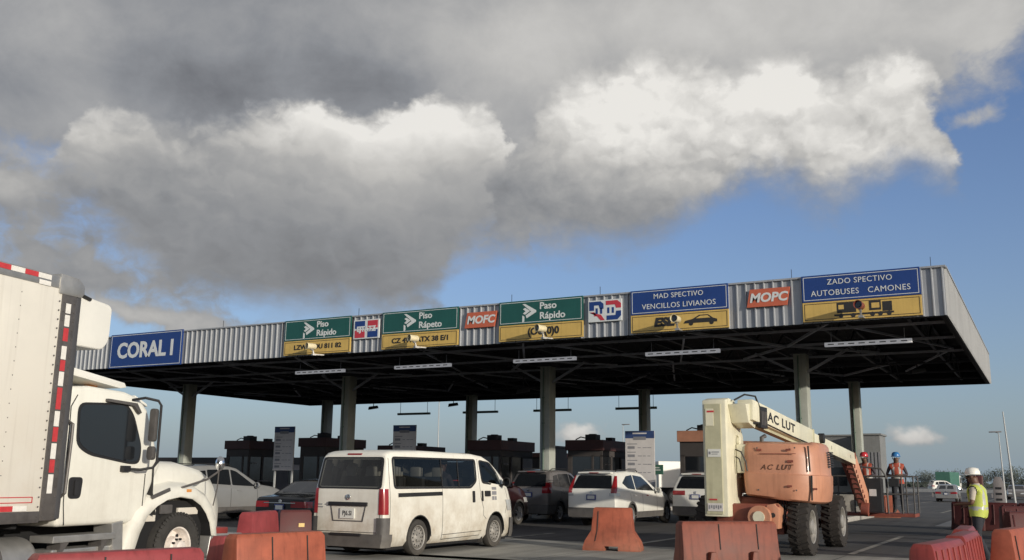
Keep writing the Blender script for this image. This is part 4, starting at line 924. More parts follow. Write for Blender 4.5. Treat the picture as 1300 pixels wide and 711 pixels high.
# ------------------------------------------------------------------ toll canopy
XR, XL, YF, YB, ZB, ZT = -2.04, -40.4, 27.3, 47.35, 5.8, 7.08
COLX = (-7.38, -17.3, -27.22, -37.14)
def corrugated(p, q, z0, z1, out, period=.26, depth=.055):
    """standing rib cladding between two plan points; out = outward normal"""
    p = Vector(p); q = Vector(q); L = (q-p).length; d = (q-p)/L; o = Vector(out); n = int(L/period); w = L/n; pr = []
    for i in range(n):
        b = i*w
        for t, h in ((0, 0), (.70, 0), (.78, 1), (.88, 1), (.94, 0)): pr.append((b+t*w, h*depth))
    pr.append((L, 0)); vs = []
    for s, h in pr:
        c = p + d*s + o*h
        vs += [(c.x, c.y, z0), (c.x, c.y, z1)]
    m = MB(); m.add(vs, [(2*i, 2*i+2, 2*i+3, 2*i+1) for i in range(len(pr)-1)]); return m
def canopy():
    root = thing('toll_canopy', 'long flat toll plaza canopy with ribbed grey fascia carrying lane signs', 'toll canopy', (-21.2, 37.3, 0))
    L = []
    L.append(corrugated((XL, YF), (XR, YF), ZB, ZT, (0, -1)).build('front_fascia', M['fascia'], None, 0))
    L.append(corrugated((XR, YF), (XR, YB), ZB, ZT, (1, 0)).build('side_fascia', M['fascialit'], None, 0))
    L.append(corrugated((XL, YB), (XL, YF), ZB, ZT, (-1, 0)).build('side_fascia', M['fascia'], None, 0))
    L.append(corrugated((XR, YB), (XL, YB), ZB, ZT, (0, 1)).build('rear_fascia', M['fascia'], None, 0))
    c = MB(); c.box(XL-.03, XR+.05, YF-.07, YF+.10, ZT, ZT+.05); c.box(XR-.10, XR+.07, YF+.10, YB, ZT, ZT+.05); L.append(c.build('coping', M['fascia'], None, 0))
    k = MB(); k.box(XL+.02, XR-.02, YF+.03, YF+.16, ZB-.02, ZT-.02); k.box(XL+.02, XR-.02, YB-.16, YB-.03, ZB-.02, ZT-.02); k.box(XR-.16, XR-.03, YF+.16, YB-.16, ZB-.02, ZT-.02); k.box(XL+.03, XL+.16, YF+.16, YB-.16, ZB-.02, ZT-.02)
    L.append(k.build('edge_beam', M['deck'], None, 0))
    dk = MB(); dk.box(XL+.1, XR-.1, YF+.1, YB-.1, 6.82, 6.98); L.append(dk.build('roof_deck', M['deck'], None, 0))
    # trusses along the traffic direction
    xs = []
    x = XR - 1.1
    while x > XL: xs.append(x); x -= 2.48
    for i, x in enumerate(xs):
        t = MB(); big = any(abs(x-c) < 1.25 for c in COLX)
        t.bar((x, YF+.2, 6.0), (x, YB-.2, 6.0), .09, .09); t.bar((x, YF+.2, 6.72), (x, YB-.2, 6.72), .1, .1)
        y = YF+.3; u = 0
        while y < YB-1.3: t.bar((x, y, 6.03 if u else 6.7), (x, y+1.25, 6.7 if u else 6.03), .05); y += 1.25; u = 1-u
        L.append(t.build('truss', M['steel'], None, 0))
    for j, y in enumerate((YF+2.0, YF+5.2, YF+8.6, YF+12.0, YF+15.4, YB-1.6)):
        L.append(MB().bar((XL+.2, y, 5.93), (XR-.2, y, 5.93), .07, .07).build('cross_rail', M['steellit'] if j in (0, 1, 2) else M['steel'], None, 0))
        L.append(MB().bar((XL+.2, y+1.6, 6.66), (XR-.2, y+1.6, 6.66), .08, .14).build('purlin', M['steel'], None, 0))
    for cx in COLX:
        for sx in (1, -1):
            t = MB()
            t.bar((cx, YF+5.2, 5.9), (cx+sx*2.48, YF+.4, 5.98), .07); t.bar((cx, YF+5.2, 5.92), (cx+sx*2.4, YF+8.6, 5.98), .07)
            t.bar((cx+sx*2.48, YF+2.0, 5.98), (cx+sx*4.8, YF+8.4, 5.98), .06); t.bar((cx, YF+15.4, 5.92), (cx+sx*2.48, YF+12, 5.98), .07)
            t.bar((cx, YF+7.2, 5.15), (cx+sx*1.6, YF+7.2, 5.98), .08); t.bar((cx+sx*4.8, YF+8.4, 5.98), (cx+sx*2.48, YF+15.2, 5.98), .06)
            L.append(t.build('brace', M['steellit'], None, 0))
        for y in (34.5, 45.1):
            t = MB(); t.box(cx-.21, cx+.21, y-.27, y+.27, .18, 6.0); o = t.build('column', M['column'], None, 30, .015)
            MB().box(cx-.24, cx+.24, y-.30, y+.30, .15, .45).build('column_base', M['concrete'], o, 0, .015)
            MB().box(cx-.34, cx+.34, y-.40, y+.40, 5.86, 5.98).build('column_cap', M['steel'], o, 0)
            c = MB(); c.tube([(cx-.05, y-.30, .5), (cx-.05, y-.30, 5.8)], .03, 8)
            for z in (1.4, 2.6, 3.6, 4.6): c.box(cx-.10, cx, y-.31, y-.27, z, z+.05)
            c.build('conduit', M['columnband'], o, 0)
            L.append(o)
    for o in L: o.parent = root; o.location = (21.2, -37.3, 0)
canopy()
def rel(o, p, par): return o

# things fixed to the canopy -------------------------------------------------
def panel_sign(name, label, cat, x0, x1, z0, z1, m, border=None, group=None, y=YF-.05, th=.06):
    cx, cz = (x0+x1)/2, (z0+z1)/2; w, h = x1-x0, z1-z0
    r = thing(name, label, cat, (cx, y, cz), 0, group)
    p = MB().box(-w/2, w/2, -th, 0, -h/2, h/2).build('panel', m, r, 0, .006)
    if border:
        b = MB(); g, t = .05, .022
        for a in ((-w/2+g, w/2-g, h/2-g-t, h/2-g), (-w/2+g, w/2-g, -h/2+g, -h/2+g+t), (-w/2+g, -w/2+g+t, -h/2+g+t, h/2-g-t), (w/2-g-t, w/2-g, -h/2+g+t, h/2-g-t)): b.box(a[0], a[1], -th-.004, -th, a[2], a[3])
        b.build('border', border, r, 0)
    return r, w, h
T = -.066
def lane_sign(x0, x1, green, lines, label, sub):
    zt, zm, zb = 7.13, 6.36 if green else 6.38, 5.83
    cx = (x0+x1)/2
    r = thing('lane_sign', label, 'lane sign', (cx, YF-.06, 6.45), 0, 'lane signs along the canopy fascia'); w = x1-x0
    mu = M['sgreen'] if green else M['sblue']; yv = -6.45
    up = MB().box(-w/2, w/2, -.06, 0, zm+yv, zt+yv).build('upper_panel', mu, r, 0, .006)
    lo = MB().box(-w/2, w/2, -.06, 0, zb+yv, zm-.01+yv).build('lower_panel', M['syellow'], r, 0, .006)
    for par, z0, z1, mb_, tk in ((up, zm, zt, M['swhite'], .016), (lo, zb, zm-.01, M['ink'], .016)):
        b = MB(); g = .045; z0 += yv; z1 += yv
        for a in ((-w/2+g, w/2-g, z1-g-tk, z1-g), (-w/2+g, w/2-g, z0+g, z0+g+tk), (-w/2+g, -w/2+g+tk, z0+g+tk, z1-g-tk), (w/2-g-tk, w/2-g, z0+g+tk, z1-g-tk)): b.box(a[0], a[1], -.0635, -.06, a[2], a[3])
        b.build('border', mb_, par, 0)
    zc = (zm+zt)/2 + yv
    if green:
        tx = .08 - .1*w/3
        for i, s in enumerate(lines): text('lettering', s, .31, M['swhite'], up, (tx, T, zc+.16-.32*i), bold=.006, align='LEFT', sx=1.05)
        lg = MB(); ox = tx - .62
        # folded arrow emblem: two chevrons and a tail
        lg.prism([(ox, zc+.27), (ox+.10, zc+.27), (ox+.50, zc+.04), (ox+.50, zc-.02), (ox+.16, zc-.20), (ox+.12, zc-.11), (ox+.32, zc+.01)], -.067, -.06, 'y')
        lg.prism([(ox+.02, zc+.10), (ox+.10, zc+.14), (ox+.28, zc+.03), (ox+.10, zc-.08), (ox+.02, zc-.04), (ox+.12, zc+.03)], -.067, -.06, 'y')
        lg.prism([(ox, zc-.10), (ox+.07, zc-.14), (ox+.07, zc-.30), (ox, zc-.34)], -.067, -.06, 'y')
        lg.build('arrow_emblem', M['swhite'], up, 0)
    else:
        for i, s in enumerate(lines): text('lettering', s, .225 if i else .215, M['swhite'], up, (0, T, zc+.15-.30*i), bold=.0, spacing=1.08, sx=.98 if w > 3 else .92)
    zl = (zb+zm)/2 + yv; b = MB(); ink = M['ink']
    if sub == 'bus':
        b.box(-.62, -.12, -.066, -.06, zl-.08, zl+.20); b.box(.22, .52, -.066, -.06, zl-.06, zl+.20); b.box(.56, .80, -.066, -.06, zl-.10, zl+.16); b.box(-.7, .84, -.066, -.06, zl-.16, zl-.11)
        for x in (-.52, -.2, .3, .5, .72): b.tube([(x, -.067, zl-.16), (x, -.06, zl-.16)], .06, 12)
        b.build('vehicle_pictogram', ink, lo, 0)
        MB().box(-.58, -.44, -.068, -.066, zl+.02, zl+.14).box(.28, .48, -.068, -.066, zl, zl+.14).build('pictogram_window', M['syellow'], lo, 0)
    elif sub == 'car':
        P = [(.20, -.08), (.26, .0), (.48, .04), (.68, .15), (.95, .15), (1.1, .04), (1.22, .0), (1.22, -.08)]
        b.prism([(x-.05, z+zl) for x, z in P], -.066, -.06, 'y')
        for x in (.38, 1.0): b.tube([(x, -.067, zl-.09), (x, -.06, zl-.09)], .065, 12)
        b.build('vehicle_pictogram', ink, lo, 0)
        MB().prism([(x-.05, z+zl) for x, z in ((.58, .05), (.71, .12), (.93, .12), (1.02, .05))], -.068, -.066, 'y').build('pictogram_window', M['syellow'], lo, 0)
        text('lettering', 'ESL', .34, ink, lo, (-.46, T, zl), bold=.022, sx=1.25, shear=.2)
    elif sub == 'rings':
        text('lettering', '(OU(0)0', .32, ink, lo, (.12, T, zl), bold=.012, sx=1.0)
    else:
        text('lettering', sub, .24, ink, lo, (.05, T, zl), bold=.008, sx=1.15)
    return r
lane_sign(-24.58, -21.50, True, ('Piso', 'Rápido'), 'green and yellow sign between coral name board and flag plate', 'LZW  CDU 811 82')
lane_sign(-20.12, -17.00, True, ('Piso', 'Rápeto'), 'green and yellow sign reading Piso Rápeto', 'CZ 4W  ATX 38 E/1')
lane_sign(-15.42, -12.42, True, ('Paso', 'Rápido'), 'green and yellow sign reading Paso Rápido right of the left orange plate', 'rings')
lane_sign(-10.82, -7.80, False, ('MAD SPECTIVO', 'VENCILLOS LIVIANOS'), 'blue sign reading VENCILLOS LIVIANOS over a yellow strip with a car silhouette', 'car')
lane_sign(-5.70, -2.62, False, ('ZADO SPECTIVO', 'AUTOBUSES   CAMONES'), 'blue sign reading AUTOBUSES CAMONES at the right corner of the canopy', 'bus')
r, w, h = panel_sign('name_board', 'large blue board reading CORAL I on the canopy fascia', 'sign', -34.1, -29.92, 5.76, 7.17, M['sblue'], M['swhite'])
text('lettering', 'CORAL I', .88, M['swhite'], r, (.0, T, -.02), bold=.028, sx=.98)
for nm, x0, x1, s in (('orange plate reading MOFC between two green lane signs', -16.72, -15.55, 'MOFC'), ('orange plate reading MOPC between the two blue lane signs', -7.22, -6.08, 'MOPC')):
    cx = (x0+x1)/2; r = thing('agency_plate', nm, 'sign', (cx, YF-.05, 6.62), 0, 'orange agency plates'); k = .10
    MB().prism([(-.62, -.26), (.52, -.26), (.62, .26), (-.52, .26)], -.06, 0, 'y').build('panel', M['sorange'], r, 0, .006)
    text('lettering', s, .36, M['swhite'], r, (0, T, -.01), bold=.012, sx=1.05, shear=.18)
for nm, cx, s in (('red white and blue flag plate left of the Piso Rápeto sign', -20.82, 'EJTATZ'), ('red white and blue flag plate left of the VENCILLOS LIVIANOS sign', -11.68, 'RD')):
    r = thing('flag_plate', nm, 'sign', (cx, YF-.05, 6.60), 0, 'flag coloured plates'); w = .56
    MB().box(-w, w, -.06, 0, -.34, .34).build('panel', M['swhite'], r, 0, .006)
    if s == 'RD':
        a = MB(); a.prism([(-.52, .02), (-.52, .30), (-.14, .30), (-.04, .22), (-.04, .06), (-.16, .06), (-.2, .18), (-.36, .18), (-.36, .02)], -.066, -.06, 'y'); a.prism([(.06, -.30), (.42, -.30), (.54, -.18), (.54, -.03), (.38, -.03), (.36, -.16), (.06, -.16)], -.066, -.06, 'y'); a.build('blue_shapes', M['sblue'], r, 0)
        a = MB(); a.prism([(.04, .30), (.42, .30), (.54, .20), (.54, .06), (.38, .06), (.34, .17), (.04, .17)], -.066, -.06, 'y'); a.prism([(-.52, -.03), (-.36, -.03), (-.36, -.16), (-.26, -.16), (-.14, -.30), (.0, -.30), (-.13, -.12), (-.2, -.03), (-.06, -.03), (-.06, -.30), (-.52, -.30)][:7], -.066, -.06, 'y'); a.build('red_shapes', M['sred'], r, 0)
        a = MB()
        for x in (-.27, -.12, .12, .27): a.box(x-.035, x+.035, -.066, -.06, -.09, .09)
        a.build('crest_marks', M['sblue'], r, 0)
    else:
        a = MB(); a.box(-.5, -.06, -.066, -.06, .03, .30); a.box(.06, .5, -.066, -.06, -.30, -.03); a.build('blue_quarters', M['sblue'], r, 0)
        a = MB(); a.box(.06, .5, -.066, -.06, .03, .30); a.box(-.5, -.06, -.066, -.06, -.30, -.03); a.build('red_quarters', M['sred'], r, 0)
        text('lettering', s, .25, M['swhite'], r, (0, -.07, 0), bold=.012, sx=1.0)
# cameras
for i, (x, z, lab, mm) in enumerate(((-22.9, 6.0, 'cream camera in front of the first green sign after the coral board', 'camcream'), (-18.48, 6.03, 'cream camera in front of the Piso Rápeto sign', 'camcream'), (-13.66, 6.06, 'cream camera in front of the Paso Rápido sign beside the left MOFC plate', 'camcream'), (-9.24, 6.06, 'camera with dark round lens in front of the VENCILLOS LIVIANOS sign', 'camcream'), (-4.12, 6.08, 'red camera in front of the AUTOBUSES CAMONES sign', 'bar_red'))):
    r = thing('toll_camera', lab, 'camera', (x, 26.75, z), (-22, -22, -22, -2, -5)[i], 'toll cameras under the fascia')
    b = MB(); b.lathe([(.001, .2), (.10, .2), (.125, .16), (.13, -.15), (.14, -.22), (.125, -.22), (.12, -.10)], (0, 0, .05), 'y', 20); b.build('housing', M[mm], r, 40)
    MB().lathe([(.12, -.12), (.001, -.12)], (0, 0, .05), 'y', 20).lathe([(.07, -.125), (.065, -.16), (.001, -.165)], (0, 0, .05), 'y', 16).build('lens', M['glass'], r, 40)
    r.scale = (.86, .86, .86)
    a = MB(); a.bar((0, .06, -.06), (0, .12, -.26), .05); a.box(-.07, .07, .05, .2, -.32, -.25); a.bar((0, .12, -.28), (0, .60, -.26), .045); a.tube([(0, -.02, -.08), (.0, .1, -.10)], .04); a.build('bracket', M['alum'], r, 0)
# hanging lane lights
def lane_light(x, y, z, w, lab, dark=False):
    r = thing('hanging_light', lab, 'light', (x, y, z), 0, 'strip lights hung under the canopy' if not dark else 'dark strip lights at the rear of the canopy')
    MB().box(-w/2, w/2, -.07, .07, -.06, .06).build('housing', M['lamp'] if not dark else M['columnband'], r, 0, .012)
    if not dark:
        g = MB(); n = int(w/.3)
        for i in range(n): g.box(-w/2+.1+i*(w-.1)/n, -w/2+.1+i*(w-.1)/n+(w-.1)/n-.12, -.0735, -.07, -.018, .012)
        g.build('louvre', M['lampdark'], r, 0)
    rd = MB()
    for sx in (-.42, .42): rd.bar((w*sx, 0, .06), (w*sx, 0, 5.93-z if z < 5.9 else .2), .018)
    rd.build('hanger', M['steellit'] if not dark else M['steel'], r, 0)
for x, w, lab in ((-25.17, 2.45, 'strip light under the first green sign left of the second column'), (-20.28, 2.5, 'strip light under the Piso Rápeto sign'), (-15.18, 2.42, 'strip light above the third front column'), (-10.18, 2.5, 'strip light under the VENCILLOS LIVIANOS sign'), (-4.46, 2.46, 'strip light under the AUTOBUSES CAMONES sign')):
    lane_light(x, 30.0, 5.55, w, lab)
for x, lab in ((-31.6, 'dark rear strip light left of the pole'), (-27.2, 'dark rear strip light crossing the second rear column'), (-22.8, 'dark rear strip light behind the third front column'), (-18.1, 'dark rear strip light crossing the third rear column')):
    lane_light(x, 46.0, 5.02, 2.2, lab, True)
# floodlights and loudspeakers under the roof
for x, y, z, lab in ((-34.6, 46.2, 5.45, 'dark floodlight at the rear eave left of the second column'), (-29.2, 46.4, 5.5, 'dark floodlight beside the lamp post under the rear eave'), (-9.4, 40, 5.55, 'grey floodlight hung left of the right front column'), (-4.2, 40, 5.7, 'grey floodlight hung right of the right front column'), (-19.2, 36, 5.1, 'grey floodlight on the third front column')):
    r = thing('floodlight', lab, 'floodlight', (x, y, z), 30, 'floodlights under the canopy')
    MB().prism([(-.3, -.12), (.28, -.02), (.24, .12), (-.26, .05)], -.18, .18, 'y').build('housing', M['steel'], r, 30, .02)
    MB().bar((0, 0, .1), (0, 0, 5.95-z), .04).build('bracket', M['steel'], r, 0)
for i, x in enumerate((-27.9, -21.3, -15.05, -11.9, -6.0, -2.35)):
    tag(MB().bar((x, YF+.05, ZT+.05), (x, YF+.05, ZT+.32), .013).build('lightning_rod', M['steel'], None, 0), ('thin rod on the canopy edge above the first green sign', 'thin rod on the canopy edge above the EJTATZ flag plate', 'thin rod on the canopy edge above the Paso Rápido sign', 'thin rod on the canopy edge above the RD flag plate', 'thin rod on the canopy edge above the MOPC plate', 'thin rod at the right corner of the canopy')[i], 'rod', 'rods on the canopy edge')

# ------------------------------------------------------------------ islands, booths, boards
IX = (-7.38, -12.3, -17.3, -22.2, -27.2, -32.1, -37.1)
ILAB = ('first kerbed island from the right under the canopy', 'kerbed island behind the white suv with wide lights', 'kerbed island behind the grey suv', 'kerbed island beyond the black saloon', 'kerbed island left of the minibus', 'kerbed island behind the silver suv', 'leftmost kerbed island under the canopy')
for x, lab in zip(IX, ILAB):
    y0 = 36.9 if x == -12.3 else 33.8 if x < -8 else 33.2
    r = thing('toll_island', lab, 'island', (x, 40, 0), 0, 'kerbed islands between the lanes')
    b = MB(); b.prism(roundpoly([(-.42, y0-40), (.42, y0-40), (.42, 11), (-.42, 11)], .3), 0, .18, 'z'); b.build('kerb', M['concrete'], r, 30, .02)
def booth(x, lab, tan=False, h=3.12):
    r = thing('toll_booth', lab, 'toll booth', (x, 38, .18), 0, 'toll booths on the islands'); W = .80; D = 3.1; h -= .18
    band = M['boothorange'] if tan else M['boothband']
    b = MB(); b.box(-W, W, .02, D, 0, .95); b.box(-W, -W+.1, .02, D, .95, 2.3); b.box(W-.1, W, .02, .14, .95, 2.3); b.box(W-.1, W, 1.0, 1.12, .95, 2.3); b.box(W-.1, W, 2.1, D, .95, 2.3); b.box(-W+.1, -W+.2, .02, .12, .95, 2.3); b.box(.3, .4, .02, .12, .95, 2.3); b.box(-W, W, .02, D, 2.25, h-.42)
    b.build('wall', M['boothwall'], r, 0, .008)
    MB().box(-W+.12, W-.12, .05, .09, .96, 2.25).box(W-.08, W-.05, .14, 2.1, .96, 2.25).box(-W+.12, W-.12, D-.09, D-.05, .96, 2.25).build('window', M['glass'], r, 0)
    MB().box(W-.02, W+.015, 2.12, D-.05, .2, 2.2).build('door', M['boothgrey'], r, 0, .01)
    MB().box(-W-.08, W+.08, -.08, D+.08, h-.44, h).build('roof_band', band, r, 0, .015)
    a = MB(); a.box(-.25, .25, .6, 1.1, h, h+.26); a.lathe([(.18, 0), (.17, .03), (.001, .03)], (.0, .85, h+.26), 'z', 16); ao = a.build('air_conditioner', M['boothdark'], r, 30, .015)
    MB().tube([(-.25, .8, h+.1), (-.5, .7, h+.16), (-.7, .6, h+.04)], .025).build('pipe', M['boothdark'], ao)
    MB().box(.32, .62, 1.5, 1.9, h, h+.16).build('roof_box', M['boothdark'], r, 0, .01)
    g = MB(); g.box(W, W+.22, .3, .36, 1.9, 1.95); g.box(W+.02, W+.3, .7, 1.3, 1.0, 1.05); g.build('counter', M['boothgrey'], r, 0)
    return r
booth(-17.3, 'maroon topped toll booth behind the white suv left of the price board')
booth(-22.2, 'maroon topped toll booth just right of the third rear column', h=3.15)
booth(-12.3, 'tan topped toll booth rising left of the boom lift tower', True, 3.45)
booth(-27.2, 'toll booth roof showing above the minibus beside the second price board', h=2.95)
booth(-32.1, 'dark toll booth directly behind the second front column', h=3.35)
booth(-37.1, 'toll booth behind the silver suv at the left', h=3.25)
def board(x, y, lab, top, s=1.):
    r = thing('price_board', lab, 'price board', (x, y, 0), 4, 'toll price boards')
    b = MB(); b.box(-.58, .58, -.03, .03, top-2.05, top); p = b.build('panel', M['boardwhite'], r, 0, .008)
    MB().box(-.58, .58, -.036, -.03, top-.28, top-.003).build('header', M['boardblue'], p, 0)
    g = MB(); w = MB(); w.box(-.28, .28, -.041, -.036, top-.12, top-.07)
    g.box(-.25, .25, -.042, -.036, top-.34, top-.22)
    z = top-.48
    for k in range(5):
        g.box(-.5, -.1 - .06*(k % 2), -.0345, -.03, z-.03, z); g.box(-.48, -.2, -.0345, -.03, z-.20, z-.10)
        for xx in (-.08, .12, .30): w_ = .12 + .04*((k+int(xx*10)) % 2); g.box(xx, xx+w_, -.0345, -.03, z-.17, z-.145)
        z -= .31
    g.build('printed_rows', M['boardgrey'], p, 0); w.build('header_print', M['boardwhite'], p, 0)
    q = MB()
    for sx in (-.5, .5): q.bar((sx, .06, 0), (sx, .06, top-.2), .07)
    q.box(-.7, .7, -.15, .25, 0, .12); q.build('post', M['polewhite'], r, 0)
board(-31.9, 35.7, 'price board behind the silver suv left of the second column', 3.78)
board(-24.9, 35.6, 'price board showing above the minibus roof', 3.74)
board(-13.75, 35.3, 'price board between the white suv and the tan booth', 3.33)

# ------------------------------------------------------------------ barriers
def jersey(name, label, loc, rz, m, Lt, Lb, h=.86, wt=.24, wb=.56, group=None, kind='block', cat='barrier'):
    r = thing(name, label, cat, loc, rz, group)
    b = MB(); prof = [(wb/2, 0), (wb/2, .07), (wb/2-.07, .20), (wt/2+.05, .42), (wt/2, h-.05), (wt/2-.03, h)]; lens = [Lb/2, Lb/2, Lb/2-.03, Lt/2+.04, Lt/2, Lt/2-.02] if kind == 'block' else [Lb/2, Lb/2, Lb/2-.005, Lt/2+.005, Lt/2, Lt/2-.03]
    vs = []
    for (w, z), l in zip(prof, [Lb/2]*2 + lens[2:]):
        vs += [(-l, -w, z), (l, -w, z), (l, w, z), (-l, w, z)]
    n = len(prof)
    b.add(vs, [(i*4+k, i*4+(k+1) % 4, (i+1)*4+(k+1) % 4, (i+1)*4+k) for i in range(n-1) for k in range(4)] + [(0,1,2,3), tuple((n-1)*4+k for k in range(4))])
    o = b.build('shell', m, r, 30, .018, 2)
    if kind == 'block':
        boolean(o, [MB().box(-Lb*.12, Lb*.12, -wb/2-.02, wb/2+.02, -.01, .10).build('cut', M['dark'], None, 0)])
        s = MB()
        for x in (-Lt*.36,): s.bar((x, -wt/2-.012, h-.08), (x*1.06, -wt/2-.062, .42), .016, .01); s.bar((x*1.06, -wt/2-.062, .42), (x*1.2, -wb/2+.055, .2), .016, .01)
        s.build('moulded_seam', M['seam'], r, 0)
    if kind == 'ribbed':
        s = MB(); k = max(1, int(Lt/.3))
        for i in range(k+1):
            x = -Lt/2+.08 + i*(Lt-.16)/k
            for sg in (-1, 1): s.tube([(x, sg*(wt/2+.003), h-.07), (x, sg*(wt/2+.04), .45), (x, sg*(wb/2-.05), .2)], .022, 6)
        s.build('rib', m, r, 50)
    if kind == 'panel':
        s = MB()
        for sx in (-.22, .22): s.prism([(sx*Lt-.10, .12), (sx*Lt+.10, .12), (sx*Lt+.05, .40), (sx*Lt-.05, .40)], -wb/2-.005, -wt/2-.02, 'y')
        s.build('foot_buttress', m, r, 30, .02)
        s = MB()
        for x in (-Lt*.12, Lt*.28): s.bar((x, -wt/2-.008, h-.04), (x, -wt/2-.058, .43), .012, .008)
        s.build('moulded_seam', M['seam'], r, 0)
    return r
def by2(p, q, h=.86):
    """centre and rotation so that the top edge facing the road runs p -> q"""
    p = Vector(p); q = Vector(q); d = q-p; a = math.degrees(math.atan2(d.y, d.x)); c = (p+q)/2 + Vector((-d.y, d.x)).normalized()*.12
    return (c.x, c.y, 0), a, d.length
def lay(name, label, p, q, m, kind, extra=.1, group=None, h=.86, **k):
    loc, a, L = by2(p, q); return jersey(name, label, loc, a, m, L, L+extra, h, group=group, kind=kind, **k)
lay('barrier_block', 'lone orange barrier block on the road in front of the white suv', (-8.78, 19.72), (-7.98, 19.90), M['bar_orange'], 'block', .42, h=.90)
lay('barrier_block', 'wide orange barrier in front of the boom lift tower', (-5.18, 15.05), (-3.98, 16.20), M['bar_shade'], 'panel', .06, h=.86)
lay('barrier_block', 'orange barrier in front of the minibus rear corner', (-7.98, 8.25), (-7.72, 9.45), M['bar_orange'], 'panel', .04, h=.85)
lay('barrier_block', 'bright red barrier segment left of the minibus', (-12.34, 13.1), (-12.74, 14.2), M['bar_pink'], 'plain', .04, h=.86)
lay('barrier_block', 'shaded dark red barrier with a yellow mark touching the minibus corner', (-12.78, 14.3), (-12.42, 14.78), M['bar_dark'], 'plain', .04, h=.86)  # stands in shade; the maroon colour paints that shade on
lay('barrier_block', 'long pinkish red barrier under the truck door', (-7.22, 5.25), (-6.78, 6.62), M['bar_pink'], 'panel', .04, h=.85)
lay('barrier_block', 'short pinkish red barrier end just ahead of the truck bumper', (-8.93, 9.02), (-8.93, 9.32), M['bar_pink'], 'plain', .04, h=.76)
for i, (p, q, lab) in enumerate((((-1.17, 11.45), (-.98, 12.95), 'nearest glossy red barrier of the row at the bottom right'), ((-.98, 13.15), (-.92, 14.75), 'second glossy red barrier of the row below the white helmet worker'), ((-1.04, 14.95), (-1.08, 16.5), 'farthest glossy red barrier of the row below the white helmet worker'))):
    lay('water_barrier', lab, p, q, M['bar_red'], 'ribbed', .10, group='red barriers at the lower right', h=.86 if i == 0 else .88, wb=.44)
jersey('barrier_block', 'orange red barrier seen end on at the lower right corner', (-.56, 15.2, 0), 80, M['bar_orange'], 1.1, 1.45, .91, group='red barriers at the lower right')
wl = ('left end dark red barrier of the wall behind the white helmet worker', 'second dark red barrier of the wall behind the worker', 'third dark red barrier of the wall behind the worker', 'fourth dark red barrier of the wall right of the worker', 'right hand dark red barrier of the wall', 'outermost dark red barrier of the wall')
for i in range(6):
    a = Vector((-3.05, 36.2)); d = Vector((.985, -.17)); p = a + d*2.03*i; q = p + d*2.0
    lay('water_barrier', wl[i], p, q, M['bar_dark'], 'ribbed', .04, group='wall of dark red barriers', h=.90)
pl = ('dark red barrier in the heap left of the corner', 'dark red barrier lying askew in the heap', 'dark red barrier at the back of the heap')
for i, (p, q) in enumerate((((-.9, 24.5), (.7, 25.6)), ((-.2, 27.8), (1.6, 27.0)), ((-1.3, 30.5), (.6, 31.2)))):
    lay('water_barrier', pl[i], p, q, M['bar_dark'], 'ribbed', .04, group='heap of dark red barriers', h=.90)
yb = [r_ for r_ in bpy.data.objects if r_.get('label', '').startswith('shaded dark red')][0]
MB().box(.05, .16, -.165, -.15, .55, .62).build('yellow_mark', M['syellow'], yb, 0)
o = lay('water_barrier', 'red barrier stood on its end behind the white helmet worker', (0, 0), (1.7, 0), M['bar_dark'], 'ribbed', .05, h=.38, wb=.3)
o.rotation_euler = (0, R(-88), R(20)); o.location = (-2.05, 35.6, .88)
for i, (x, y, lab) in enumerate(((-9.3, 46, 'white concrete barrier behind the blue helmet worker'), (-7.8, 46.5, 'white concrete barrier behind the platform rails'))):
    jersey('concrete_barrier', lab, (x, y, 0), 3, M['concrete'], 1.5, 1.55, .95, kind='plain', group='white barriers beyond the platform')
jersey('barrier_block', 'distant orange barrier right of the lift platform', (-6.5, 46.0, 0), 8, M['bar_orange'], .8, 1.15, .95, kind='ribbed')
# delineator posts
for x, y, z, lab in ((-1.75, 40, 1.75, 'dark slotted delineator post right of the worker'), (-.6, 46, 1.6, 'small dark post at the far right')):
    r = thing('delineator_post', lab, 'post', (x, y, 0), 0); b = MB(); b.prism([(-.2, 0), (.2, 0), (.17, z-.2), (.1, z), (-.1, z), (-.17, z-.2)], -.05, .05, 'y'); b.build('post', M['boothgrey'], r, 30, .02)
    g = MB()
    for k in range(4): g.box(-.1, .1, -.056, -.05, z*.4+k*.2, z*.4+.08+k*.2)
    g.build('stripe', M['plastic'], r, 0)

# ------------------------------------------------------------------ background structures and plants
def shed(name, lab, cat, x0, x1, y0, y1, h, m, m2=None, roof=.1):
    cx, cy = (x0+x1)/2, (y0+y1)/2; r = thing(name, lab, cat, (cx, cy, 0)); w, d = (x1-x0)/2, (y1-y0)/2
    MB().box(-w, w, -d, d, 0, h).build('wall', m, r, 0, .02)
    MB().box(-w-.08, w+.08, -d-.08, d+.08, h, h+roof).build('roof', m2 or m, r, 0, .01)
    return r, w, d
r, w, d = shed('site_office', 'plain grey container office with louvred right end behind the lift boom', 'site office', -12.6, -9.3, 57, 62, 4.0, M['containerwhite'])
g = MB()
for k in range(9): g.box(w+.0, w+.05, -d+.3+k*.5, -d+.5+k*.5, .4, 3.2)
g.build('louvre', M['boardgrey'], r, 0)
g = MB()
for k in range(2): g.box(-w+.5+k*1.3, -w+1.3+k*1.3, -d-.03, -d, 1.3, 2.3)
g.build('window', M['glass'], r, 0)
r, w, d = shed('louvred_cabin', 'pale cabin with vertical slats behind the right rear column', 'cabin', -9.1, -8.0, 56, 58, 4.0, M['containerwhite'])
g = MB()
for k in range(6): g.box(-w+.06+k*.18, -w+.15+k*.18, -d-.03, -d, .6, 3.1)
g.build('slat', M['boardgrey'], r, 0)
r, w, d = shed('maintenance_building', 'long low dark roofed building far left behind the silver suv', 'building', -70, -46, 56, 66, 2.3, M['boothgrey'], M['boothdark'], .5)
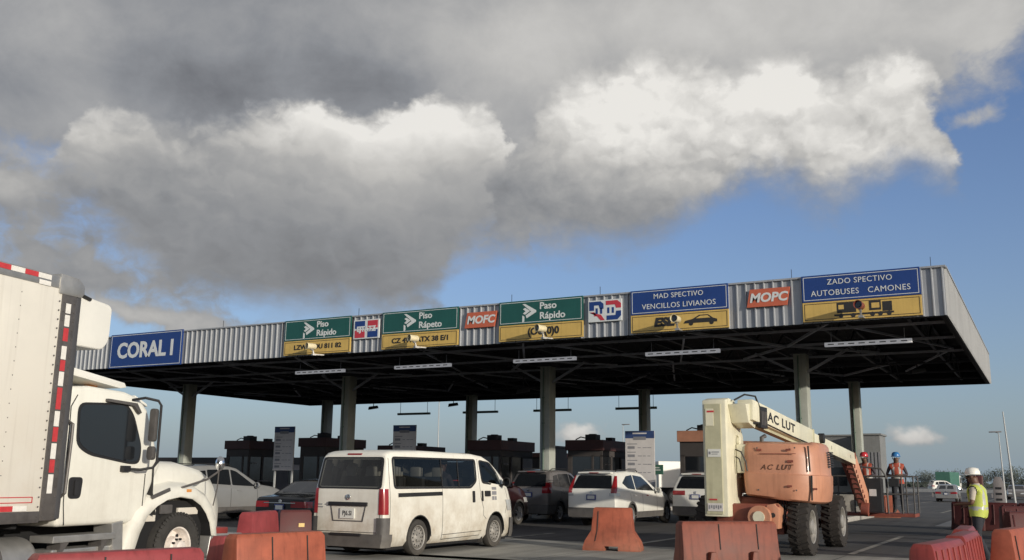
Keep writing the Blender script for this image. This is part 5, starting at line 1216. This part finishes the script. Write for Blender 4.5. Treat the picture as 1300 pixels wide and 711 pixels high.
for k in range(5): MB().box(-w+2+k*4.4, -w+4+k*4.4, -d-.04, -d, .9, 1.9).build('window', M['glass'], r, 0)
r, w, d = shed('rear_kiosk', 'small dark kiosk standing behind the third front column', 'kiosk', -23.6, -22.9, 46.5, 48, 3.1, M['boothdark'], M['boothdark'])
MB().box(-w+.1, w-.1, -d-.03, -d, 1.0, 2.2).build('window', M['glass'], r, 0)
for loc_, h_, lab_ in (((-33.6, 52.5, 0), 2.7, 'dark service hut between the two left booths'), ((-27.8, 54, 0), 2.75, 'dark service hut behind the minibus roof')):
    r, w, d = shed('service_hut', lab_, 'hut', loc_[0]-2.2, loc_[0]+2.2, loc_[1]-1.5, loc_[1]+1.5, h_, M['boothdark'], M['boothband'], .25)
    MB().box(-w+.4, w-.4, -d-.03, -d, 1.0, 2.1).build('window', M['glass'], r, 0)
def far_truck(lab, loc, rz, L, h, m, cab):
    r = thing('parked_truck', lab, 'truck', loc, rz)
    MB().box(-1.2, 1.2, 0, L, 1.0, h).build('cargo_box', m, r, 0, .05)
    b = MB(); b.prism([(L+.1, .6), (L+2, .6), (L+2, 1.5), (L+1.6, h*.82), (L+.1, h*.85)], -1.15, 1.15); c = b.build('cab', cab, r, 30, .06)
    MB().prism([(L+.6, 1.5), (L+1.7, 1.5), (L+1.4, h*.75), (L+.6, h*.75)], -1.16, 1.16).build('side_window', M['glass'], c, 0)
    MB().box(-1.0, 1.0, .2, L+1.6, .55, 1.0).build('chassis', M['dark'], r, 0)
    for y in (1, L-1.2, L+1.1):
        for s in (-1, 1): wheel(r, s*1.2, y, .48, .28, s, M['rubber'], M['steelrim'], 'steel')
    return r
far_truck('white box truck beyond the left price board', (-53, 58, 0), 70, 5.5, 3.3, M['white'], M['white'])
far_truck('green container truck far along the open road', (-16.6, 185, 0), -6, 8, 3.4, M['teal'], M['white'])
far_truck('white truck nose between the tan booth and the price board', (-23.3, 62, 0), -50, 4.5, 2.7, M['white'], M['white'])
r = thing('direction_sign', 'small green road sign left of the tan booth', 'road sign', (-16.6, 44.5, 0))
MB().box(-.42, .42, -.03, .03, 1.75, 2.2).build('panel', M['teal'], r, 0); MB().bar((0, .05, 0), (0, .05, 1.8), .08).build('post', M['polewhite'], r, 0); MB().box(-.3, .3, -.036, -.03, 1.93, 1.98).box(-.2, .25, -.036, -.03, 2.04, 2.09).build('sign_print', M['swhite'], r, 0)
def lamp_post(lab, loc, h, arm=1.2, lean=0):
    r = thing('lamp_post', lab, 'lamp post', loc); r.rotation_euler = (0, R(lean), 0)
    MB().tube([(0, 0, 0), (0, 0, h*.5), (0, 0, h)], [.07, .05, .03], 12).build('pole', M['polewhite'], r)
    if arm: 
        MB().tube([(0, 0, h), (arm*.5, 0, h+.1), (arm, 0, h+.1)], .025).build('arm', M['polewhite'], r); MB().box(min(arm, 0)-.1, max(arm, 0)+.2, -.10, .10, h+.06, h+.14).build('lamp_head', M['boothgrey'], r, 30, .04)
lamp_post('white lamp post rising left of the second rear column', (-45.5, 70, 0), 7.8, .5)
lamp_post('far lamp post left of the third price board', (-36.0, 88, 0), 6.6, .5)
lamp_post('tall leaning mast at the far right', (-1.85, 60, 0), 5.4, 0, -2.5)
lamp_post('shorter mast with a side lamp at the far right', (-2.9, 75, 0), 4.9, -.5, -1)
r = thing('guard_rail', 'long steel guard rail beyond the open road', 'guard rail', (-12, 120, 0), 0)
b = MB(); b.box(-8, 30, -.04, .04, .5, .85); b.build('rail', M['alum'], r, 0); b = MB()
for k in range(19): b.box(-8+k*2, -7.86+k*2, .04, .16, 0, .8)
b.build('post', M['boothgrey'], r, 0)
def tree(lab, loc, h, w, seed, group='trees along the far side of the road'):
    rnd = random.Random(seed); r = thing('tree', lab, 'tree', loc, 0, group)
    t = MB(); t.tube([(0, 0, 0), (.1, 0, h*.3), (0, .1, h*.55)], [h*.035, h*.025, h*.012], 8)
    for k in range(5): a = rnd.random()*6.28; t.tube([(.05, 0, h*(.25+.06*k)), (math.cos(a)*w*.4, math.sin(a)*w*.4, h*(.5+.07*k))], [h*.015, h*.005], 6)
    t.build('trunk', M['bark'], r)
    cl = [(rnd.gauss(0, w*.26), rnd.gauss(0, w*.26), h*rnd.uniform(.38, .9), w*rnd.uniform(.14, .27)) for _ in range(16)]
    m = MB(); vs = []; fs = []
    for i in range(2600):
        cx_, cy_, cz, cr = rnd.choice(cl); u = Vector((rnd.gauss(0,1), rnd.gauss(0,1), rnd.gauss(0,.8))).normalized()*cr*rnd.uniform(.5, 1.05); c = Vector((cx_, cy_, cz))+u
        a = Vector((rnd.gauss(0,1), rnd.gauss(0,1), rnd.gauss(0,1))).normalized(); b_ = a.orthogonal().normalized(); s = h*rnd.uniform(.018, .04); k = len(vs)
        vs += [c+a*s, c+b_*s*.6, c-a*s, c-b_*s*.6]; fs.append((k, k+1, k+2, k+3))
    m.add(vs, fs); m.build('crown', M['leaf'], r, 0, recalc=False)
    return r
P_ = [((-17.6, 215, 0), 5.2, 7, 'bushy tree just left of the white helmet worker'), ((-12.5, 220, 0), 4.6, 6, 'low tree behind the white helmet'), ((-7, 210, 0), 5.2, 7, 'bushy tree right of the white helmet worker'), ((-2.5, 205, 0), 4.6, 6, 'low tree left of the leaning mast'), ((2.5, 200, 0), 6.0, 7, 'taller tree at the right edge of the photo'), ((-23, 230, 0), 4.6, 7, 'small tree behind the green container truck')]
for i, (loc, h, w, lab) in enumerate(P_): tree(lab, loc, h*.8, w, 11+i)
# low distant treeline: nobody could count it
rnd = random.Random(5); vs = []; fs = []
for i in range(9000):
    az = rnd.uniform(-12, 70); a = R(az); dd = rnd.uniform(380, 420); hh = 1.0 + 1.0*math.sin(az*1.7) + 1.2*math.sin(az*5.3+1); c = Vector((-math.sin(a)*dd, math.cos(a)*dd, rnd.uniform(0, max(1.2, hh))))
    k = len(vs); s = rnd.uniform(.6, 1.3); u = Vector((math.cos(a), math.sin(a), 0)); vs += [c-u*s, c+Vector((0,0,s*.7)), c+u*s, c-Vector((0,0,s*.7))]; fs.append((k, k+1, k+2, k+3))
tag(MB().add(vs, fs).build('distant_trees', M['leaf'], None, 0, recalc=False), 'low dark line of distant trees along the horizon', 'trees', None, 'stuff')

# ------------------------------------------------------------------ ground
def ground_mat(name, c1, c2, scale, rough=.85, joints=None, streaks=0, bump=.25, dark=None):
    m = bpy.data.materials.new(name); m.use_nodes = True; nt = m.node_tree; b = nt.nodes['Principled BSDF']; L = nt.links.new
    g = _n(nt, 'ShaderNodeNewGeometry'); pos = g.outputs['Position']
    n1 = _n(nt, 'ShaderNodeTexNoise'); n1.inputs['Scale'].default_value = scale; n1.inputs['Detail'].default_value = 8; n1.inputs['Roughness'].default_value = .62; L(pos, n1.inputs['Vector'])
    n2 = _n(nt, 'ShaderNodeTexNoise'); n2.inputs['Scale'].default_value = 40; n2.inputs['Detail'].default_value = 3; L(pos, n2.inputs['Vector'])
    mp = _n(nt, 'ShaderNodeMapping'); mp.inputs['Scale'].default_value = (2.2, .10, 1); L(pos, mp.inputs[0])
    n3 = _n(nt, 'ShaderNodeTexNoise'); n3.inputs['Scale'].default_value = 1; n3.inputs['Detail'].default_value = 4; L(mp.outputs[0], n3.inputs['Vector'])
    r1 = _n(nt, 'ShaderNodeMapRange'); r1.inputs[1].default_value = .35; r1.inputs[2].default_value = .65; L(n1.outputs[0], r1.inputs[0])
    mx = _n(nt, 'ShaderNodeMix', data_type='RGBA'); mx.inputs[6].default_value = (*c1, 1); mx.inputs[7].default_value = (*c2, 1); L(r1.outputs[0], mx.inputs[0]); out = mx.outputs[2]
    for src, lo, hi, a, b2 in ((n2, .3, .7, .82, 1.15), (n3, .35, .68, 1.12, 1-streaks)):
        r2 = _n(nt, 'ShaderNodeMapRange'); r2.inputs[1].default_value = lo; r2.inputs[2].default_value = hi; r2.inputs[3].default_value = a; r2.inputs[4].default_value = b2; L(src.outputs[0], r2.inputs[0])
        h = _n(nt, 'ShaderNodeHueSaturation'); L(out, h.inputs['Color']); L(r2.outputs[0], h.inputs['Value']); out = h.outputs[0]
    L(out, b.inputs['Base Color']); b.inputs['Roughness'].default_value = rough
    bp = _n(nt, 'ShaderNodeBump'); bp.inputs['Strength'].default_value = bump; bp.inputs['Distance'].default_value = .01; L(n2.outputs[0], bp.inputs['Height']); L(bp.outputs[0], b.inputs['Normal'])
    return m
def sheet(name, x0, x1, y0, y1, z, m, nx=1):
    o = MB().add([(x0, y0, z), (x1, y0, z), (x1, y1, z), (x0, y1, z)], [(0,1,2,3)]).build(name, m, None, 0, recalc=False); return tag(o, None, None, None, 'structure')
sheet('ground', -1500, 1500, -1500, 1500, -.012, ground_mat('verge', (.10, .095, .06), (.07, .08, .04), .2))
sheet('road', -60, 14, -60, 1400, 0, ground_mat('asphalt', (.050, .049, .052), (.078, .075, .075), .35, .8, streaks=.35))
cm = ground_mat('concrete_slab', (.24, .235, .215), (.34, .33, .30), .8, .85, streaks=.28)
for i, (x0, x1) in enumerate(((-30, -19.0), (-18.98, -13.9), (-13.88, -8.8), (-8.78, -3.9), (-3.88, 1.2), (1.22, 12))):
    for j, (y0, y1) in enumerate(((-14, -3), (-2.98, 4), (4.02, 10), (10.02, 16), (16.02, 21.6))):
        sheet('pavement', x0, x1, y0, y1 + (.5 if i == 2 else 0), .006, cm)
rm = ground_mat('road_paint', (.42, .40, .36), (.16, .155, .145), 2.5, .8, streaks=.3)
for x0, x1, y0, y1 in ((-8.85, -8.67, 22.3, 31.0), (-3.95, -3.8, 22, 30), (-15.2, -15.05, 21.8, 23.6), (-15.2, -15.05, 25.2, 27.6), (-20.5, -20.36, 22, 30), (-12.4, -12.26, 21.9, 25.0), (-5.2, -5.05, 55, 120), (-9.0, -8.86, 60, 120), (.8, .95, 40, 160), (-13, -12.85, 60, 150)):
    sheet('road_marking', x0, x1, y0, y1, .010, rm)
sheet('road_light_shade', -3.8, -2.4, 38, 60, .008, ground_mat('asphalt_lit', (.19, .19, .20), (.15, .15, .16), .8, .7))  # pale sheet: a sunlit stretch of road painted as lighter asphalt
sheet('road_light_shade', -6.2, -3.2, 31, 37, .008, ground_mat('asphalt_shade', (.035, .034, .035), (.05, .048, .048), .8, .8))  # dark sheet: the shadow band across the road painted as darker asphalt

# ------------------------------------------------------------------ world: Nishita sky with procedural clouds placed by azimuth and elevation
SUN = Vector((.919*math.cos(R(11)), -.395*math.cos(R(11)), math.sin(R(11)))).normalized()
world = bpy.data.worlds.new('World'); scene.world = world; world.use_nodes = True
nt = world.node_tree; nt.nodes.clear(); L = nt.links.new
wo = _n(nt, 'ShaderNodeOutputWorld'); bg = _n(nt, 'ShaderNodeBackground'); L(bg.outputs[0], wo.inputs[0])
sky = _n(nt, 'ShaderNodeTexSky', sky_type='NISHITA'); sky.sun_disc = False; sky.sun_elevation = R(11); sky.sun_rotation = math.atan2(SUN.x, SUN.y)
sky.air_density = 1.; sky.dust_density = 1.6; sky.ozone_density = 1.5
def mth(op, a, b=None, c=None, clamp=False):
    n = _n(nt, 'ShaderNodeMath', operation=op, use_clamp=clamp)
    for i, v in enumerate((a, b, c)):
        if v is None: continue
        if isinstance(v, (int, float)): n.inputs[i].default_value = v
        else: L(v, n.inputs[i])
    return n.outputs[0]
tc = _n(nt, 'ShaderNodeTexCoord'); D = tc.outputs['Generated']; sep = _n(nt, 'ShaderNodeSeparateXYZ'); L(D, sep.inputs[0])
deg = 180/math.pi
az = mth('MULTIPLY', mth('ARCTAN2', mth('MULTIPLY', sep.outputs[0], -1), sep.outputs[1]), deg); el = mth('MULTIPLY', mth('ARCSINE', sep.outputs[2]), deg)
cmb = _n(nt, 'ShaderNodeCombineXYZ'); L(az, cmb.inputs[0]); L(el, cmb.inputs[1]); C0 = cmb.outputs[0]
def vadd(a, b):
    n = _n(nt, 'ShaderNodeVectorMath', operation='ADD'); L(a, n.inputs[0])
    if isinstance(b, tuple): n.inputs[1].default_value = b
    else: L(b, n.inputs[1])
    return n.outputs[0]
def vmul(a, b):
    n = _n(nt, 'ShaderNodeVectorMath', operation='MULTIPLY'); L(a, n.inputs[0]); n.inputs[1].default_value = b; return n.outputs[0]
def noise(scale, detail, rough, vec, ofs=0, dist=0, out=0, sy=1.3):
    n = _n(nt, 'ShaderNodeTexNoise', noise_dimensions='2D'); n.inputs['Scale'].default_value = 1; n.inputs['Detail'].default_value = detail; n.inputs['Roughness'].default_value = rough; n.inputs['Distortion'].default_value = dist
    L(vmul(vadd(vec, (ofs, ofs*.7, 0)), (scale, scale*sy, 1)), n.inputs['Vector']); return n.outputs[out]
def vor(scale, vec, ofs, detail=3):
    v = _n(nt, 'ShaderNodeTexVoronoi', feature='F1', voronoi_dimensions='2D'); v.inputs['Scale'].default_value = 1; v.inputs['Detail'].default_value = detail; v.inputs['Roughness'].default_value = .55; v.inputs['Lacunarity'].default_value = 2.2; v.normalize = True
    L(vmul(vadd(vec, (ofs, ofs*.6, 0)), (scale, scale*1.35, 1)), v.inputs['Vector']); return v.outputs['Distance']
def sstep(v, a, b, lo=0., hi=1.):
    n = _n(nt, 'ShaderNodeMapRange', interpolation_type='SMOOTHSTEP'); n.inputs[1].default_value = a; n.inputs[2].default_value = b; n.inputs[3].default_value = lo; n.inputs[4].default_value = hi; L(v, n.inputs[0]); return n.outputs[0]
A0, A1, E1 = -8., 66., 36.
def curve(pts):
    n = _n(nt, 'ShaderNodeFloatCurve'); c = n.mapping.curves[0]; pts = sorted(((a-A0)/(A1-A0), e/E1) for a, e in pts)
    c.points[0].location = pts[0]; c.points[1].location = pts[-1]
    for p in pts[1:-1]: c.points.new(*p)
    n.mapping.update(); L(azn, n.inputs[1]); return mth('MULTIPLY', n.outputs[0], E1)
def blob(a, e, sa, se, vec):
    m = vmul(vadd(vec, (-a, -e, 0)), (1/sa, 1/se, 0)); d = _n(nt, 'ShaderNodeVectorMath', operation='DOT_PRODUCT'); L(m, d.inputs[0]); L(m, d.inputs[1])
    return mth('POWER', 2.718, mth('MULTIPLY', d.outputs['Value'], -1))
def total(items, base=0., vec=None):
    t = None
    for a, e, sa, se, w in items:
        b = mth('MULTIPLY', blob(a, e, sa, se, vec or P), w); t = b if t is None else mth('ADD', t, b)
    return mth('ADD', t, base)
def cen(v, k): return mth('MULTIPLY', mth('SUBTRACT', v, .5), k)
WN = noise(.12, 5, .6, C0, 3.1, out=1)
P = vadd(C0, vmul(vadd(WN, (-.5, -.5, -.5)), (5, 3.4, 0)))
PW = vadd(C0, vmul(vadd(noise(.35, 5, .6, C0, 8.1, out=1), (-.5, -.5, -.5)), (2.6, 2.0, 0)))
sp2 = _n(nt, 'ShaderNodeSeparateXYZ'); L(vadd(PW, vmul(vadd(WN, (-.5, -.5, -.5)), (3.5, 0, 0))), sp2.inputs[0])
azn = mth('DIVIDE', mth('SUBTRACT', sp2.outputs[0], A0), A1-A0, clamp=True)
bil = mth('ADD', cen(vor(.20, PW, 2.2, 2), -3.2), cen(vor(.62, PW, 9.4, 1), -1.1))          # rounded bumps
bil2 = mth('ADD', cen(vor(.20, vadd(PW, (-.55, .8, 0)), 2.2, 2), -3.2), cen(vor(.62, vadd(PW, (-.22, .34, 0)), 9.4, 1), -1.1))
rel_ = mth('SUBTRACT', bil, bil2)                                                             # lit from the upper right, behind the viewer
soft = cen(noise(.16, 6, .58, C0, 12.4, .2), 1.)
fine = cen(noise(.55, 6, .6, C0, 5.4, .3), 1.)
def layer(top, bot, wt, wb, kt=1., kb=5.):
    T_, B_ = curve(top), curve(bot)
    d = mth('SUBTRACT', mth('ADD', T_, mth('MULTIPLY', bil, kt)), el); u = mth('ADD', mth('SUBTRACT', el, B_), mth('ADD', mth('MULTIPLY', soft, kb), mth('MULTIPLY', fine, kb*.25)))
    return mth('MULTIPLY', sstep(mth('ADD', d, mth('MULTIPLY', fine, 1.1)), -.2, wt), sstep(u, -wb, wb)), d, u
# high grey deck
ub = mth('ADD', mth('SUBTRACT', el, curve([(-8, 22.5), (0, 21.3), (5, 19.8), (12, 18), (30, 16.5), (50, 15.8), (66, 16)])), mth('ADD', mth('MULTIPLY', soft, 5.5), mth('MULTIPLY', fine, 1.5)))
mA = mth('MULTIPLY', sstep(ub, -1.3, 1.6), .97)
lA = total([(57,24,5,3,.10),(46,22.0,10,1.9,-.09),(36,22.8,5,1.5,-.06),(29,26,8,3.6,.18),(13,26,13,3.6,.27),(0,23,5,3,.22),(29,20.5,4,3,.10),(56,18,4,1.5,.06)], .325)
lA = mth('ADD', lA, mth('ADD', mth('MULTIPLY', soft, .26), mth('MULTIPLY', fine, .05)))
# left cumulus: crisp sunlit crown, dark soft base
mB, dB, uB = layer([(-8,2),(26,3),(28,15),(29.3,19.2),(30.5,21.4),(33.3,21.7),(36,20.9),(38.5,20.6),(41.8,21.2),(43.6,20.5),(47,19.3),(50,19.0),(53.3,19.2),(54.6,18.4),(56,16.5),(58,17.3),(60,15),(66,14)],
                   [(-8,20),(18,16),(22,14.4),(26.5,14),(31,13.8),(34,10.9),(38,9.4),(41,9.2),(45,9.9),(49,11.2),(52,13.2),(55,15.2),(60,15.6),(66,16)], 1.5, 1.7, .75, 4.2)
eB = mth('POWER', 2.718, mth('MULTIPLY', mth('MAXIMUM', mth('ADD', dB, mth('MULTIPLY', soft, 2.5)), 0), -.36))
lB = mth('ADD', mth('ADD', .30, mth('MULTIPLY', eB, total([(33.5,21,5,4,.56),(42.2,21,2.6,4,.50),(37.5,20,4,4,.30),(31.5,19,3,4,.14),(53.5,18.6,2.4,3,.34),(48,18,6,4,.12)], .08, C0))), mth('MULTIPLY', rel_, mth('ADD', .03, mth('MULTIPLY', eB, .13))))
lB = mth('ADD', lB, total([(37,18,6,3,.10),(41,12,7,2,-.05),(50,15,6,2,-.02),(28,16,5,2,.02)], 0, C0)); lB = mth('ADD', lB, mth('ADD', mth('MULTIPLY', soft, .07), mth('MULTIPLY', fine, .03)))
# right cumulus: bright mass with grey underside to the left
mC, dC, uC = layer([(-8,2),(1.0,12),(2.6,16.5),(4.0,20.6),(6,23.2),(8.6,22.6),(11.8,24.0),(15.5,23.3),(19.4,24.2),(23.7,23.6),(26.6,22.3),(28.6,20.2),(30.2,17.5),(31.5,12),(40,8),(66,6)],
                   [(-8,18),(3,16.2),(4.3,16.6),(6,17.2),(7.5,16.6),(9.5,16.0),(12,16.3),(14.1,17.1),(17.8,15.6),(21,13.8),(26,13.8),(30,14),(40,15),(66,16)], 2.3, 1.6, .75, 4.0)
und = sstep(mth('ADD', mth('ADD', el, mth('MULTIPLY', bil, .5)), mth('MULTIPLY', mth('SUBTRACT', az, 16), -.13)), 14.4, 20.4)
lC = mth('ADD', mth('ADD', .32, mth('MULTIPLY', und, total([(22,22.2,4.5,3,.30),(12.5,22.3,3.5,2.0,.30),(6,23,2.5,2.4,.24),(8.5,17.6,3,2,.06)], .25, C0))), mth('MULTIPLY', rel_, mth('ADD', .03, mth('MULTIPLY', und, .10))))
lC = mth('ADD', lC, mth('ADD', mth('MULTIPLY', soft, .30), mth('MULTIPLY', fine, .08)))
# loose puffs, and banks outside the view that keep the light believable
dD = total([(34,9.6,3.0,.8,.75),(30.4,7.6,2.2,.6,.6),(16,6.2,2.3,1.2,1.0),(26.5,5.2,3.5,.6,.6),(24.2,2.6,1.6,1.0,1.0),(6.9,2.6,1.7,.8,.95),(49,8.6,5,.5,.62),(1.4,19.6,2.6,1.0,.68),(-2,16.5,2,1,.4),(57.5,14.8,5.5,1.8,1.0),(57,11.0,8,2.8,.72),(50,10.4,6,1.8,.62),(46,8.2,5,1.2,.42),
            (80,26,16,8,1),(100,20,14,7,.8),(-30,22,12,5,.7),(-70,25,16,6,.7),(150,24,30,8,.8),(0,52,40,14,1.1),(60,58,40,14,1.),(-120,40,40,12,.6)])
mD = sstep(mth('ADD', mth('ADD', dD, mth('MULTIPLY', fine, .9)), mth('MULTIPLY', soft, .5)), .34, .95)
lD = mth('ADD', total([(57.5,15,3.4,1.2,.22),(56,10.5,8,2.6,.05),(16,6.6,2.2,1.1,.28),(26.5,5.4,3,.7,.25),(24.2,2.9,1.4,.8,.40),(6.9,2.8,1.5,.7,.34),(31,8.0,2.8,.8,.22),(50,8.6,5,.6,.2),(1.4,19.6,2.6,1.0,.16),(-60,22,40,14,.3),(-130,30,50,20,.3)], .29), mth('ADD', mth('MULTIPLY', rel_, .05), mth('MULTIPLY', fine, .06)))
def mixf(m, a, b): return mth('ADD', mth('MULTIPLY', a, mth('SUBTRACT', 1, m)), mth('MULTIPLY', b, m))
lB = mth('ADD', lB, mth('MULTIPLY', mth('MAXIMUM', mth('SUBTRACT', lB, .45), 0), .5)); lC = mth('ADD', lC, mth('MULTIPLY', mth('MAXIMUM', mth('SUBTRACT', lC, .50), 0), .45))
lit = mixf(mC, mixf(mB, mixf(mA, lD, lA), lB), lC)
inv = mth('MULTIPLY', mth('MULTIPLY', mth('SUBTRACT', 1, mA), mth('SUBTRACT', 1, mB)), mth('MULTIPLY', mth('SUBTRACT', 1, mC), mth('SUBTRACT', 1, mD))); mask = mth('SUBTRACT', 1, inv)
lit = mth('MINIMUM', mth('MAXIMUM', lit, .13), .86)
cr = _n(nt, 'ShaderNodeValToRGB'); e_ = cr.color_ramp.elements; e_[0].position = .13; e_[0].color = (.125, .127, .135, 1); e_[1].position = .86; e_[1].color = (.82, .80, .76, 1)
x = cr.color_ramp.elements.new(.30); x.color = (.265, .272, .285, 1); x = cr.color_ramp.elements.new(.55); x.color = (.52, .51, .49, 1)
L(lit, cr.inputs[0])
# blue of the sky: nishita strength, hazier and greyer near the horizon
SKY_S = .105
sm = _n(nt, 'ShaderNodeVectorMath', operation='SCALE'); tint = _n(nt, 'ShaderNodeVectorMath', operation='MULTIPLY'); L(sky.outputs[0], tint.inputs[0]); tint.inputs[1].default_value = (1.0, 1.12, 1.55); L(tint.outputs[0], sm.inputs[0]); sm.inputs['Scale'].default_value = SKY_S
hz = mth('MULTIPLY', mth('POWER', 2.718, mth('MULTIPLY', mth('ABSOLUTE', el), -.115)), .72)
mh = _n(nt, 'ShaderNodeMix', data_type='RGBA'); L(hz, mh.inputs[0]); L(sm.outputs[0], mh.inputs[6]); mh.inputs[7].default_value = (.31, .40, .485, 1)
mc = _n(nt, 'ShaderNodeMix', data_type='RGBA'); L(mask, mc.inputs[0]); L(mh.outputs[2], mc.inputs[6]); L(cr.outputs[0], mc.inputs[7])
L(mc.outputs[2], bg.inputs[0]); bg.inputs[1].default_value = 1.0

sl = bpy.data.lights.new('sun', 'SUN'); sl.energy = 3.7; sl.angle = R(.7); sl.color = (1, .925, .79)
so = bpy.data.objects.new('sun', sl); COL.objects.link(so); so.rotation_euler = SUN.to_track_quat('Z', 'Y').to_euler(); so.location = (20, -10, 20)

# ------------------------------------------------------------------ camera
cam = bpy.data.cameras.new('camera'); cam.sensor_width = 36; cam.lens = 1228.2/1300*36; cam.clip_end = 5000; cam.clip_start = .1
co = bpy.data.objects.new('camera', cam); COL.objects.link(co)
Rz = Matrix.Rotation(.5031, 3, 'Z'); Rx = Matrix.Rotation(math.pi/2 + .2019, 3, 'X'); Rr = Matrix.Rotation(.0118, 3, 'Z')
co.matrix_world = (Rz @ Rx @ Rr).to_4x4(); co.location = (0, 0, 1.5)
scene.camera = co
scene.render.resolution_x, scene.render.resolution_y = 1024, 560
scene.view_settings.view_transform = 'Standard'; scene.view_settings.look = 'None'; scene.view_settings.exposure = 0
scene.cycles.max_bounces = 8; scene.cycles.transparent_max_bounces = 12; scene.cycles.caustics_reflective = False; scene.cycles.caustics_refractive = False
